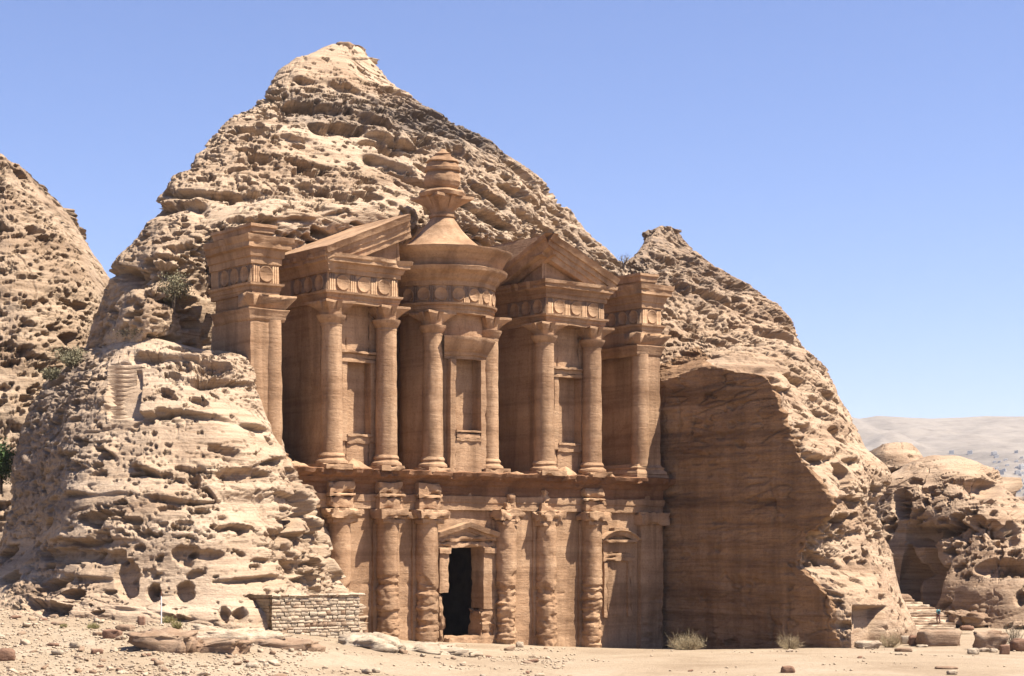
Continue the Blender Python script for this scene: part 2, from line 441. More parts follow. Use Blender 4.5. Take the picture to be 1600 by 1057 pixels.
for (pts, h, o_, i_) in (([(255,300),(310,296),(400,305),(425,318)],14,.5,1.5), ([(415,282),(470,276),(510,288),(530,300)],11,.4,1.2), ([(168,428),(230,415),(300,428),(330,450)],18,.9,2.4),
                        ([(235,325),(275,312),(330,318)],12,1.2,1.6), ([(500,330),(560,318),(620,330)],8,.4,.9), ([(380,208),(440,212),(500,222)],6,.3,.7), ([(330,372),(400,345),(480,338),(560,332)],8,.3,.8),
                        ([(450,118),(500,125),(560,140),(610,160)],8,.5,1.0), ([(430,150),(490,160),(560,172),(625,200)],12,.7,1.6), ([(470,185),(540,196),(600,210),(660,232)],10,.5,1.2), ([(600,205),(680,230),(760,290),(850,345)],12,.6,1.3),
                        ([(560,235),(640,262),(720,305),(800,355)],12,.6,1.4), ([(690,215),(760,255),(840,315),(910,372)],9,.6,1.2), ([(190,470),(240,462),(320,470)],10,.7,1.5), ([(380,255),(450,250),(540,258)],5,.25,.5)):
    dd = dd + ledge(PX, PY, G, pts, h, o_, i_, 6.0, int(pts[0][0]))
dd *= np.where(PY < 90, 0.5, 1.0)
G2 = G + Nn * dd[..., None]
u, d = to_ud(G2)
inn = (u > -27) & (u < 27)
wob = 0.5 * fbm(G2 / 3.0, 3, 5)
lim = -7.3 + 3.8 * sstep(33.0, 35.5, G2[..., 2]) * sstep(4, -6, u) + wob * 0.4
lim = np.where(u < -20.8, -6.6 + (-20.8 - u) * 1.25 + wob, lim)
over = np.where(inn & (G2[..., 2] < 37), np.clip(d - lim, 0, 99), 0)
G2[..., 0] -= over * ST; G2[..., 1] += over * CT
var = np.exp(-((PY - 168 - 0.10 * (PX - 480)) / 40) ** 2) * sstep(400, 470, PX) * 0.58 + 0.32 * sstep(560, 720, PX) + 0.12 * fbm(G / 4, 3, 9)
var = var + 0.3 * sstep(0.6, 0.0, s) * sstep(240, 330, 560 - PY)
G_main = G2
rock_object('mountain', G2, M_rock, var)

# --- right-hand rock with the sheer cut wall of the forecourt
UW = 24.55
def wallpt(X, Y):
    """point of the cut wall plane u = UW seen at (X, Y)"""
    k = (X - 800.0) / F
    d = (k * (FD0 + UW * ST) - FX0 - UW * CT) / (ST + k * CT)
    return (X, Y, facD(UW, d))
w0 = 1032
RM = [
 [wallpt(w0,1040),wallpt(1150,1042),wallpt(1302,1045),(1345,1045,151.5),(1390,1040,158),(1428,1035,166),(1442,1025,180)],
 [wallpt(w0,985),wallpt(1150,990),wallpt(1301,990),(1340,985,152.5),(1385,980,157.5),(1412,975,165.5),(1420,970,180)],
 [wallpt(w0,930),wallpt(1150,930),wallpt(1292,930),(1335,930,154.5),(1370,925,158.5),(1392,922,166),(1398,920,179)],
 [wallpt(w0,880),wallpt(1130,880),wallpt(1243,878),(1285,875,157.5),(1335,870,161.5),(1370,865,168.5),(1385,862,180)],
 [wallpt(w0,845),wallpt(1130,845),wallpt(1258,848),(1295,845,158),(1335,840,163),(1362,838,170),(1374,832,181)],
 [wallpt(w0,795),wallpt(1150,795),wallpt(1297,795),(1318,795,159),(1340,795,165),(1355,795,172),(1362,795,183)],
 [wallpt(w0,735),wallpt(1150,735),wallpt(1264,735),(1300,733,161),(1340,733,168),(1372,732,176),(1390,748,187)],
 [wallpt(w0,690),wallpt(1130,690),wallpt(1240,690),(1272,688,164),(1305,687,171),(1332,688,179),(1350,697,189)],
 [wallpt(w0,640),wallpt(1130,640),wallpt(1219,638),(1250,638,167),(1280,640,175),(1308,642,183),(1328,652,192)],
 [wallpt(w0,606),wallpt(1060,600),wallpt(1196,590),(1222,582,171),(1250,578,180),(1278,580,189),(1302,602,196)],
 [wallpt(w0,598),wallpt(1045,592),wallpt(1108,574),(1165,545,176),(1210,530,186),(1243,525,194),(1264,552,200)],
 [(1005,560,177),(1035,550,175),(1085,520,178),(1135,497,185),(1180,490,193),(1212,488,199),(1234,506,204)],
 [(985,500,182),(1020,470,180),(1065,455,185),(1110,445,191),(1145,445,197),(1170,450,202),(1190,461,207)],
 [(966,440,190),(995,420,189),(1025,405,191),(1055,400,195),(1080,402,199),(1098,405,204),(1112,411,209)],
 [(998,386,198),(1006,380,197),(1015,375,197),(1035,372,199),(1050,374,202),(1062,378,206),(1072,380,210)],
 [(1017,361,203),(1024,357,202),(1031,354,202),(1039,353,203),(1046,354,204),(1053,357,207),(1058,360,210)],
]
G, r, s = loft(RM, SP)
Nn = normals(G); PX, PY = pix(G)
onwall = sstep(2.35, 1.9, s) * sstep(11.2, 10.2, r)
crm = sstep(620, 420, PY) * 0.95 + 0.25
tm = 0.8 + 0.8 * sstep(560, 640, PY) * sstep(880, 780, PY)
dd = rock_disp(G, 0.9, ((3.0, .5), (1.25, .30), (0.5, .12)), ((3.4, .85, .30), (1.8, .95, .40), (0.95, .95, .36), (.5, .95, .36)),
               0.32, (0.10, 0.03), 200, tm, crm, .12, .0, .42)
# band of a fluted cliff under an overhang
fl = np.exp(-((PY - (508 + 0.30 * (PX - 1120))) / 30) ** 2) * sstep(1040, 1090, PX) * sstep(10.2, 11, r + 0.7)
dd = dd - fl * (1.4 + 0.7 * np.abs(noise(np.stack([G[..., 0] / 1.6, G[..., 1] / 1.6, G[..., 2] / 14], -1), 77)))
for (pts, h, o_, i_) in (([(1040,432),(1110,455),(1180,485),(1262,545)],16,.9,1.6), ([(1000,392),(1060,402),(1120,425),(1180,455)],8,.6,1.1), ([(1110,560),(1180,570),(1240,590),(1310,625)],12,.7,1.4), ([(1225,660),(1280,665),(1345,690)],14,.8,1.8),
                        ([(1240,715),(1300,712),(1350,720)],14,.7,1.8), ([(1265,770),(1310,775),(1350,785)],14,.6,1.6), ([(1250,845),(1300,835),(1350,825)],12,.5,1.2), ([(1200,600),(1250,612),(1320,650)],9,.6,1.2), ([(1060,500),(1140,528),(1210,560)],9,.5,1.1)):
    dd = dd + ledge(PX, PY, G, pts, h, o_, i_, 6.0, int(pts[0][0]))
dd = dd * np.where(r > 12.5, np.interp(r, [12.5, 14], [1, .35]), 1) * np.where(s > 5.5, .6, 1)
smooth = sstep(860, 900, PY)
dd = dd * (1 - 0.45 * smooth)
soft = 0.14 * fbm(G / 3.0 * np.array([1, 1, 2.6]), 5, 201, .6) + 0.13 * strata(G, 0.9, 230, (0.0, 0.04), .15) + 0.20 * np.clip(strata(G, 2.6, 260, (0.02, 0.03), .2), -1, 1) + .06 * strata(G, .35, 261, (0, .04), .15)
notch = sstep(1330, 1333, PX) * sstep(1388, 1384, PX) * sstep(946 , 950, PY)
dd = dd * (1 - notch) - 1.7 * notch
cn = noise(np.stack([G[..., 0] / 4, G[..., 1] / 4, (G[..., 2] + .12 * G[..., 1]) / .9], -1), 271); cv = noise(np.stack([G[..., 0] / 3.5, G[..., 1] / 3.5, G[..., 2] / 14], -1), 272) + .1 * noise(G, 273)
soft = soft - .22 * np.exp(-(cn / .05) ** 2) * sstep(-.1, .3, noise(G / 4, 274)) - .3 * np.exp(-(cv / .025) ** 2) * sstep(.05, .4, noise(G / 6, 275)) - .5 * cavities(G.astype(np.float32), G[..., 2], 1.6, .10, .5, 276, .4)
dd = dd * (1 - onwall) + soft * onwall
G2 = G + Nn * dd[..., None]
jg = (0.8 * noise(G / np.array([2.5, 2.5, 1.6]), 291) + .5 * noise(G / np.array([.9, .9, .5]), 292)) * np.exp(-((s - 2.0) / .30) ** 2) * sstep(11.2, 10.2, r)
G2[..., 0] += jg * ST; G2[..., 1] -= jg * CT
u, d = to_ud(G2)
wl = UW - 0.05 - np.clip(soft, -1, 1)
push = np.where((d > -8), np.clip(wl - u, 0, 99), 0) * np.where(d > 2, sstep(28, 25.5, G2[..., 2]), sstep(24.5, 23.5, G2[..., 2]))
G2[..., 0] += push * CT; G2[..., 1] += push * ST
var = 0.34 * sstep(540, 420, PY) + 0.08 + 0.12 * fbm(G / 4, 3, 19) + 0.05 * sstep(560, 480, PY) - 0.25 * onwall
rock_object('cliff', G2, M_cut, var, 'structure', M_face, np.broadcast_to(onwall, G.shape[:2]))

# --- left foreground rock
LR = [
 [(-70,1010,136),(50,1010,122),(150,1020,120),(250,1030,119),(350,1035,119),(450,1030,122),(560,1020,137)],
 [(-40,960,134),(52,965,122.5),(150,968,121),(250,972,120),(350,970,120),(440,965,123),(562,990,138.5)],
 [(-22,920,143),(54,925,128),(140,935,122),(250,935,121.5),(350,930,122),(450,925,127),(545,935,139.5)],
 [(2,850,146),(70,850,135),(150,850,124.5),(250,850,123),(350,845,124.5),(440,845,129),(515,868,140)],
 [(10,780,147),(70,785,136.5),(140,780,128),(250,775,126),(350,770,127),(425,775,131),(482,788,140)],
 [(26,700,148),(80,700,138.5),(140,695,132),(250,690,130),(330,690,130.5),(395,695,133.5),(441,702,139.5)],
 [(45,640,149),(95,630,141),(160,625,135),(245,622,133),(320,622,133.5),(375,628,135.5),(410,640,139.5)],
 [(86,588,150),(125,578,144),(180,572,139),(250,570,138),(310,570,138),(357,574,138.5),(393,578,140.5)],
 [(142,543,150),(170,533,147),(205,527,145),(250,530,143),(300,542,142),(345,551,141.5),(382,559,142)],
]
G, r, s = loft(LR, 0.115, back=22, top_back=(16, 5))
Nn = normals(G); PX, PY = pix(G)
tm = 0.55 + 0.7 * sstep(800, 830, PY) * sstep(960, 900, PY) + 0.5 * sstep(660, 560, PY) * sstep(200, 260, PX)
crm = 0.10 + 0.8 * sstep(190, 130, PX) * sstep(760, 640, PY)
dd = rock_disp(G, 0.85, ((2.6, .50), (0.95, .26), (0.38, .11)), ((3.2, .8, .20), (1.5, .95, .20), (0.7, .95, .20), (.36, .95, .16)),
               0.22, (0.02, 0.02), 300, tm, crm, .1, 0, .40)
# the groove the steps climb in, and a large smooth cut slab to its lower right
stair = sstep(166, 174, PX) * sstep(220, 212, PX) * sstep(572, 580, PY) * sstep(656, 646, PY)
dd = dd * (1 - stair) - 0.95 * stair
slab = np.exp(-(((PX - 390) / 42) ** 4 + ((PY - 795) / 22) ** 4))
dd = dd * (1 - 0.8 * slab) - 0.9 * slab
for (hx, hy, hw, hh, dp) in ((303, 752, 11, 13, 1.5), (350, 958, 9, 13, 1.1), (377, 960, 11, 12, 1.4), (240, 925, 12, 14, 1.3),
                             (196, 905, 18, 30, 1.3), (105, 868, 38, 12, 1.4), (165, 868, 28, 12, 1.2), (290, 868, 20, 16, 1.2), (325, 868, 24, 8, .9),
                             (160, 838, 15, 8, 1.0), (375, 742, 35, 12, 1.3), (255, 646, 14, 7, 1.0), (310, 628, 17, 9, 1.0), (335, 578, 28, 10, 1.1),
                             (85, 958, 22, 12, 1.4), (290, 925, 14, 14, 1.2), (325, 598, 30, 8, 1.0), (230, 560, 26, 9, 0.9), (285, 572, 14, 9, .9)):
    q = ((PX - hx) / hw) ** 2 + ((PY - hy) / hh) ** 2 + 0.75 * noise(G / np.array([1.0, 1.0, .7]), 7) + .3 * noise(G / .4, 8)
    dd = dd - dp * np.minimum(np.sqrt(np.clip(1.15 - q, 0, 1)), 0.85)
for (pts, h, o_, i_) in (([(150,695),(179,708),(253,742),(295,753),(380,732),(448,711)],9,.7,1.0), ([(345,812),(400,822),(500,836)],10,.5,.9), ([(30,930),(70,938),(118,945)],12,.8,1.6), ([(110,938),(200,950),(310,962)],6,.3,.7),
                        ([(70,845),(150,838),(240,842),(345,852)],10,.5,1.1), ([(200,545),(300,556),(385,575)],6,.4,.8), ([(250,590),(330,585),(400,600)],8,.4,.9), ([(200,648),(280,640),(350,655),(430,670)],7,.4,.8),
                        ([(40,790),(120,770),(200,772),(330,785)],7,.3,.7), ([(370,865),(440,872),(520,885)],8,.4,.9), ([(90,895),(180,900),(260,890)],8,.4,.9), ([(330,905),(420,898),(500,905)],7,.3,.7), ([(60,700),(110,715),(160,735)],8,.4,1.0)):
    dd = dd + ledge(PX, PY, G, pts, h, o_, i_, 5.0, int(pts[0][0]))
dd = dd * (1 - stair) - 0.95 * stair
blk = sstep(4.6, 5.3, s) * sstep(690, 760, PY)
f1, f2, r1, r2 = worley(np.stack([G[..., 0] / 1.9, G[..., 1] / 1.9, G[..., 2] / 1.5], -1), 381)
dd = dd + blk * ((r1 - .6) * 1.9 - .4 * np.exp(-((f2 - f1) / .06) ** 2))
G2 = G + Nn * dd[..., None]
G_left = G2
LRP = pix(G2)
var = 0.55 * sstep(200, 100, PX) * sstep(930, 780, PY) + 0.18 * sstep(560, 530, PY) + 0.10 * fbm(G / 4, 3, 29) - 0.05  # first term paints shade onto the left flank; the top term is varnish
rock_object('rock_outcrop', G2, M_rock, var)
def left_depth(X, Y):
    i = np.argmin((LRP[0] - X) ** 2 + (LRP[1] - Y) ** 2 + (G_left[..., 1] > 148) * 1e6)
    return G_left.reshape(-1, 3)[i]

# --- hill at the left edge of the view
FL = [
 [(-190,930,176),(-60,920,170),(30,910,170),(110,860,178),(185,720,190)],
 [(-180,640,180),(-60,640,175),(30,640,176),(100,630,181),(170,600,193)],
 [(-170,500,184),(-55,500,180),(30,500,181),(105,495,186),(157,480,195)],
 [(-160,380,191),(-50,395,187),(20,398,187),(85,400,191),(127,404,197)],
 [(-150,290,198),(-50,305,194),(10,312,194),(48,318,197),(74,325,202)],
 [(-140,205,204),(-60,225,201),(-20,236,201),(12,247,202),(42,269,206)],
]
G, r, s = loft(FL, 0.17)
Nn = normals(G); PX, PY = pix(G)
dd = rock_disp(G, 1.1, ((4.0, .6), (1.5, .32), (0.6, .14)), ((3.2, .8, .25), (1.6, .9, .3), (.9, .9, .3)), 0.35, (-0.28, 0.0), 400,
               0.9 + 0 * PX, 0.55 + 0.4 * sstep(430, 330, PY))
dd = dd * np.interp(s, [-1, 3.3, 4.0, 6], [1, 1, .35, .35])
rock_object('hillside', G + Nn * dd[..., None], M_rock_far, 0.08 + 0.15 * fbm(G / 5, 3, 39) + 0.12 * sstep(420, 300, PY))

# --- rounded rock hill at the right edge
RH = [
 [(1385,1020,207),(1440,1015,206),(1500,1010,199),(1560,1010,193),(1640,1015,190),(1760,1015,196)],
 [(1380,960,209),(1425,958,210),(1490,960,202),(1555,965,196),(1640,965,193),(1760,965,199)],
 [(1375,910,212),(1420,912,212),(1480,915,204),(1550,915,199),(1640,915,197),(1750,915,202)],
 [(1365,850,215),(1420,850,213),(1490,848,207),(1560,850,204),(1640,858,203),(1740,860,208)],
 [(1362,798,218),(1420,792,214),(1490,790,210),(1550,795,208),(1602,815,209),(1715,830,216)],
 [(1382,752,221),(1430,748,217),(1480,744,215),(1530,750,214),(1562,766,215),(1588,800,222)],
 [(1405,728,225),(1442,719,222),(1482,714,221),(1515,720,221),(1546,735,223),(1566,765,228)],
]
G, r, s = loft(RH, 0.16, top_back=(18, 3))
Nn = normals(G); PX, PY = pix(G)
dd = rock_disp(G, 1.3, ((3.2, .5), (1.2, .26), (0.5, .1)), ((4.6, .85, .30), (2.2, .95, .34), (1.1, .9, .28)), 0.22, (-0.25, 0.05), 500,
               0.6 + 0.9 * sstep(760, 790, PY) * sstep(890, 860, PY), 0.1 + 0 * PX)
for (hx, hy, hw, hh, dp) in ((1535, 765, 30, 16, 3.0), (1440, 838, 24, 16, 2.6), (1560, 888, 40, 14, 2.4), (1422, 905, 13, 50, 3.0), (1452, 910, 16, 55, 3.2), (1500, 830, 18, 14, 2),
                         (1410, 788, 18, 22, 2.0), (1590, 890, 22, 12, 2), (1597, 940, 9, 12, 1.8), (1525, 822, 16, 14, 1.8), (1552, 826, 14, 12, 1.6), (1580, 842, 15, 10, 1.6)):
    q = ((PX - hx) / hw) ** 2 + ((PY - hy) / hh) ** 2 + 0.35 * noise(G / 2.0, 7)
    dd = dd - dp * np.minimum(np.sqrt(np.clip(1.15 - q, 0, 1)), 0.9)
rock_object('rocky_hill', G + Nn * dd[..., None], M_cut, 0.06 + 0.14 * fbm(G / 5, 3, 49))

# --- knob between the two
KN = [
 [(1355,780,236),(1385,775,234),(1420,772,233),(1455,775,234),(1480,785,240)],
 [(1360,740,237),(1385,735,235),(1415,732,234),(1445,735,235),(1466,745,241)],
 [(1368,708,239),(1385,704,237),(1408,702,237),(1425,704,238),(1442,716,243)],
 [(1380,694,241),(1390,691,240),(1405,690,240),(1416,691,241),(1425,696,244)],
]
G, r, s = loft(KN, 0.18, top_back=(12, 4))
Nn = normals(G)
dd = 0.7 * rock_disp(G, 0.5, ((2.2, .5), (0.9, .3)), ((1.5, .8, .3),), 0.3, (0, 0), 600)
rock_object('rock_knob', G + Nn * dd[..., None], M_cut, 0.15 + 0 * dd)

SURF = {}
# ------------------------------------------------------------------ ground
GP = np.array([world(*p) for p in [
 (-120,950,126),(0,952,126),(60,962,122.5),(130,972,120),(250,976,119),(400,985,121),(480,990,126),(560,997,137),(600,1003,145),
 (660,1005,149),(720,1005,152.5),(850,1010,157.5),(950,1013,162),(1040,1014,168),(1200,1014,158),(1300,1013,152),(1400,1011,155),
 (1430,1000,168),(1440,985,196),(1500,980,198),(1560,985,192),(1640,988,188),(1500,1003,160),(1600,1006,158),(1760,1000,175),
 (900,1017,146),(1200,1018,143),(1400,1020,142),(1600,1024,142),(640,1018,138),(400,1012,112),(200,1012,108),(0,1000,112),(-100,1000,110),
 (-100,1060,97),(150,1060,98),(400,1060,102),(700,1060,108),(1000,1060,112),(1300,1060,112),(1600,1060,112),(1750,1060,112)]] +
 [np.array(p) for p in [(-60,40,1.5),(0,40,0.6),(60,40,0.4),(-60,230,-1),(0,260,-2),(70,230,-1.2),(110,170,-1)]])
def _tps(r2): return 0.5 * r2 * np.log(r2 + 1e-9)
_d2 = ((GP[:, None, :2] - GP[None, :, :2]) ** 2).sum(-1)
_n = len(GP)
_A = np.zeros((_n + 3, _n + 3)); _A[:_n, :_n] = _tps(_d2) + np.eye(_n) * 4.0
_A[:_n, _n] = 1; _A[:_n, _n + 1:] = GP[:, :2]; _A[_n, :_n] = 1; _A[_n + 1:, :_n] = GP[:, :2].T
_w = np.linalg.solve(_A, np.concatenate([GP[:, 2], [0, 0, 0]]))
def ground_z(x, y, detail=True):
    x = np.atleast_1d(np.asarray(x, float)); y = np.atleast_1d(np.asarray(y, float))
    z = np.zeros(x.shape)
    for i in range(_n): z = z + _w[i] * _tps((x - GP[i, 0]) ** 2 + (y - GP[i, 1]) ** 2)
    z = z + _w[_n] + _w[_n + 1] * x + _w[_n + 2] * y
    near = np.clip(np.maximum(np.maximum((np.abs(x) - 75) / 40, (y - 225) / 50), (30 - y) / 40), 0, 1)
    z = np.clip(z, -3.0, 6.5) * (1 - near) + -3.0 * near
    far = np.clip((y - 300) / 900, 0, 1); z = z - 60 * far * far * (3 - 2 * far)
    if detail:
        P = np.stack([x, y, 0 * x], -1)
        rocky = sstep(2, -22, x) * 0.9 + 0.12
        z = z + (0.16 * fbm(P / 3.5, 4, 801) * rocky + 0.05 * np.clip(fbm(P / 0.7, 2, 803), -.2, 1) * (rocky + .1)) * (1 - near)
    return z
def gz(x, y): return float(ground_z(x, y)[0])

def graded(a, b, c, d, h, far):
    inner = np.arange(b, c + h, h)
    lo = b - np.geomspace(h, b - a, far); hi = c + np.geomspace(h, d - c, far)
    return np.concatenate([lo[::-1], inner, hi])
xs = graded(-5000, -60, 66, 5000, 0.22, 26); ys = graded(-400, 92, 172, 7500, 0.22, 34)
GX, GY = np.meshgrid(xs, ys)
mb = MB(); mb.grid(np.stack([GX, GY, ground_z(GX.ravel(), GY.ravel()).reshape(GX.shape)], -1))
def ground_material():
    m, t, b = nodes('sandy_ground')
    geo = N(t, 'ShaderNodeNewGeometry'); pos = geo.outputs['Position']
    a = texnoise(t, pos, 0.12, 7, 0.6, None, 0.5)
    r1 = ramp(t, [(0.3, (0.225, 0.163, 0.104)), (0.5, (0.285, 0.216, 0.143)), (0.7, (0.325, 0.256, 0.178))]); t.links.new(a, r1.inputs[0])
    g = texnoise(t, pos, 3.0, 9, 0.75)
    r2 = ramp(t, [(0.3, (0.66, 0.63, 0.60)), (0.5, (1, 1, 1)), (0.75, (1.1, 1.1, 1.1))]); t.links.new(g, r2.inputs[0])
    mm = mixc(t, 'MULTIPLY'); mm.inputs[0].default_value = 0.9
    t.links.new(r1.outputs[0], mm.inputs[6]); t.links.new(r2.outputs[0], mm.inputs[7])
    t.links.new(mm.outputs[2], b.inputs['Base Color'])
    n2 = texnoise(t, pos, 1.5, 10, 0.78)
    bp = N(t, 'ShaderNodeBump'); bp.inputs['Strength'].default_value = 0.8; bp.inputs['Distance'].default_value = 0.22
    t.links.new(n2, bp.inputs['Height']); t.links.new(bp.outputs[0], b.inputs['Normal'])
    return m
M_ground = ground_material()
tag(build(mb, 'ground', M_ground), kind='structure')

# ------------------------------------------------------------------ far plateau beyond the valley
M_far = rock_material('far_plateau', (0.25, 0.215, 0.175), (0.195, 0.165, 0.132), (0.11, 0.093, 0.075), (0.14, 0.12, 0.1), 0.4, 0.8, 0.0025, 0.0, 0.02)
def far_z(x, y):
    X = 800 + F * x / 4300.0
    top = np.interp(X, [-3000, 1300, 1340, 1370, 1410, 1450, 1500, 1540, 1600, 1700, 2600], [560, 640, 655, 650, 651.5, 654, 654, 650.5, 651, 655, 670])
    crest = H + (YH - top) * 4300.0 / F
    P = np.stack([x, y, 0 * x], -1)
    t = np.clip((y - 1500) / 2800, 0, 1)
    z = -62 + (crest + 62) * (t ** 1.25)
    gul = ridged(np.stack([x / 420 + 0.3 * noise(P / 300, 5), y / 900, 0 * x], -1), 4, 900) - 1.0
    z = z + 26 * gul * np.sin(np.pi * np.clip(t, 0, 1)) + 11 * fbm(P / 130, 5, 910) * np.clip(t * 3, 0, 1) * (1 - 0.75 * sstep(.9, 1, t))
    z = z - np.clip(y - 4300, 0, 1e4) * 0.05
    return z
xs = np.linspace(-1500, 4000, 520); ys = np.concatenate([np.linspace(1350, 4300, 240), np.linspace(4320, 6500, 20)])
GX, GY = np.meshgrid(xs, ys)
mb = MB(); mb.grid(np.stack([GX, GY, far_z(GX, GY)], -1)); tag(build(mb, 'hills', M_far), kind='structure')

# nearer broken badlands in the valley on the right
M_near = rock_material('valley_rock', (0.32, 0.245, 0.17), (0.26, 0.19, 0.13), (0.19, 0.13, 0.09), VARN_SHADE, 0.4, 0.6, 0.02, 0.0, 0.3)
def bad_z(x, y):
    P = np.stack([x, y, 0 * x], -1)
    X = 800 + F * x / y
    t = np.clip((y - 420) / 650, 0, 1)
    base = -60 + 62 * sstep(0, 0.25, t) + 26 * t * sstep(1480, 1600, X)
    return base + (9 * (ridged(P / 60, 5, 920) - 1) + 5 * np.round(2 * fbm(P / 90, 3, 921))) * sstep(0, .3, t) * (1 - sstep(.9, 1, t)) - 40 * sstep(.93, 1, t)
xs = np.linspace(60, 460, 220); ys = np.linspace(400, 1080, 200); GX, GY = np.meshgrid(xs, ys)
mb = MB(); mb.grid(np.stack([GX, GY, bad_z(GX, GY)], -1)); tag(build(mb, 'valley_terrain', M_near), kind='structure')
SHARP[0] = True
# ------------------------------------------------------------------ the rock-cut temple
TEMPLE = tag(empty('rock_cut_temple', (FX0, FD0, 0), TH),
             'huge rock-cut temple facade with two storeys of columns, broken pediment and round urn-topped tholos', 'temple')
def vrough(P, amp=0.05):
    """hand-cut, weathered unevenness that depends on place only, so that pieces which meet stay together"""
    P = np.asarray(P, float); Q = P.astype(np.float32)
    n = np.stack([noise(Q / 1.7, 701), noise(Q / 1.7, 702), noise(Q / 1.7, 703)], -1) + \
        0.6 * np.stack([noise(Q / 0.5, 704), noise(Q / 0.5, 705), noise(Q / 0.5, 706)], -1)
    n = n * (1 + 1.2 * np.clip(noise(Q / 3.0, 707), 0, 1))[..., None]
    return P + amp * n
def low_erosion(P, amp=0.22, ztop=5.6):
    """how far the sand-blown layers near the ground are eaten back"""
    z = P[..., 2]
    m = sstep(ztop + 0.15, ztop - 0.15, z + 2.2 * noise(np.stack([P[..., 0] / 2.6, P[..., 1] / 2.6, 0 * z], -1), 717))
    Q = np.stack([P[..., 0] / 3.5, P[..., 1] / 3.5, z / 0.36], -1)
    Q2 = np.stack([P[..., 0] / .8, P[..., 1] / .8, z / 0.55], -1)
    far = noise(np.stack([P[..., 0] / 6.0, P[..., 1] / 6.0, z / 2.0], -1), 720)
    return m * amp * np.clip(0.30 + 0.55 * np.round(2.5 * noise(Q, 718)) / 2.5 + 0.45 * noise(Q, 716) + 0.50 * noise(Q2, 719) + .35 * noise(P / np.array([.5, .5, .3]), 721) + .8 * far, -.1, 1.5)
def loc(u, d, z): return np.stack(np.broadcast_arrays(np.asarray(u, float), -np.asarray(d, float), np.asarray(z, float)), -1)

def rbox(mb, u0, u1, d0, d1, z0, z1, res=0.35, amp=0.05, edge=0.12, low=0.0):
    lo = np.array([u0, -d1, z0]); hi = np.array([u1, -d0, z1])
    c = (lo + hi) / 2; hs = (hi - lo) / 2
    ns = [max(2, int((hi[i] - lo[i]) / res) + 2) for i in range(3)]
    for ax in range(3):
        a, b = [i for i in range(3) if i != ax]
        A, B = np.meshgrid(np.linspace(lo[a], hi[a], ns[a]), np.linspace(lo[b], hi[b], ns[b]), indexing='ij')
        for side in (lo[ax], hi[ax]):
            P = np.zeros(A.shape + (3,)); P[..., a] = A; P[..., b] = B; P[..., ax] = side
            dist = np.sort(np.abs(hs - np.abs(P - c)), axis=-1)[..., 1]
            er = 1.7 * edge * np.clip(noise(P / 0.7, 731) + 0.4 * noise(P / 2.5, 732) + 0.12, 0, 1) * np.exp(-dist / 0.22)
            Q = P - np.sign(P - c) * np.minimum(er[..., None], hs * .5) * (np.abs(hs - np.abs(P - c)) < 0.3)
            if low and ax == 1: Q[..., 1] += low_erosion(P, low) * (1 if side == lo[1] else 0)
            mb.grid(vrough(Q, amp))
def part_box(name, *a, mat=None, parent=None, label=None, **kw):
    mb = MB(); rbox(mb, *a, **kw); o = build(mb, name, mat or M_carved, parent or TEMPLE)
    if label: o['label'] = label
    return o

def sweep(mb, path, prof, res=0.3, amp=0.04, chip=0.10, closed=False):
    """profile [(offset outwards, z)] swept round a plan path [(u, d)] with mitred corners"""
    path = np.array(path, float); n = len(path)
    seg = np.diff(path, axis=0); sl_ = np.linalg.norm(seg, axis=1); dr = seg / sl_[:, None]
    nrm = np.stack([-dr[:, 1], dr[:, 0]], -1)
    off = np.zeros((n, 2)); off[0] = nrm[0]; off[-1] = nrm[-1]
    for i in range(1, n - 1):
        mm = nrm[i - 1] + nrm[i]; off[i] = mm / max(0.2, (mm @ nrm[i]))
    pr = []
    for (o0, z0), (o1, z1) in zip(prof[:-1], prof[1:]):
        k = max(1, int(math.hypot(o1 - o0, z1 - z0) / res))
        for j in range(k): pr.append((o0 + (o1 - o0) * j / k, z0 + (z1 - z0) * j / k))
    pr.append(prof[-1]); pr = np.array(pr)
    for i in range(n - 1):
        k = max(2, int(sl_[i] / res) + 1); t = np.linspace(0, 1, k)
        B = path[i] + t[:, None] * seg[i]; O = off[i] + t[:, None] * (off[i + 1] - off[i])
        uu = B[:, None, 0] + O[:, None, 0] * pr[None, :, 0]; dd_ = B[:, None, 1] + O[:, None, 1] * pr[None, :, 0]
        P = loc(uu, dd_, np.broadcast_to(pr[None, :, 1], uu.shape))
        if chip:
            e = 1.8 * chip * np.clip(noise(P / np.array([.7, .7, 1.1]), 741) + .5 * noise(P / 3.0, 742) - 0.05, 0, 1) * sstep(0.15, 0.9, pr[:, 0])[None]
            P[..., 0] -= O[:, None, 0] * e; P[..., 1] += O[:, None, 1] * e
        mb.grid(vrough(P, amp))

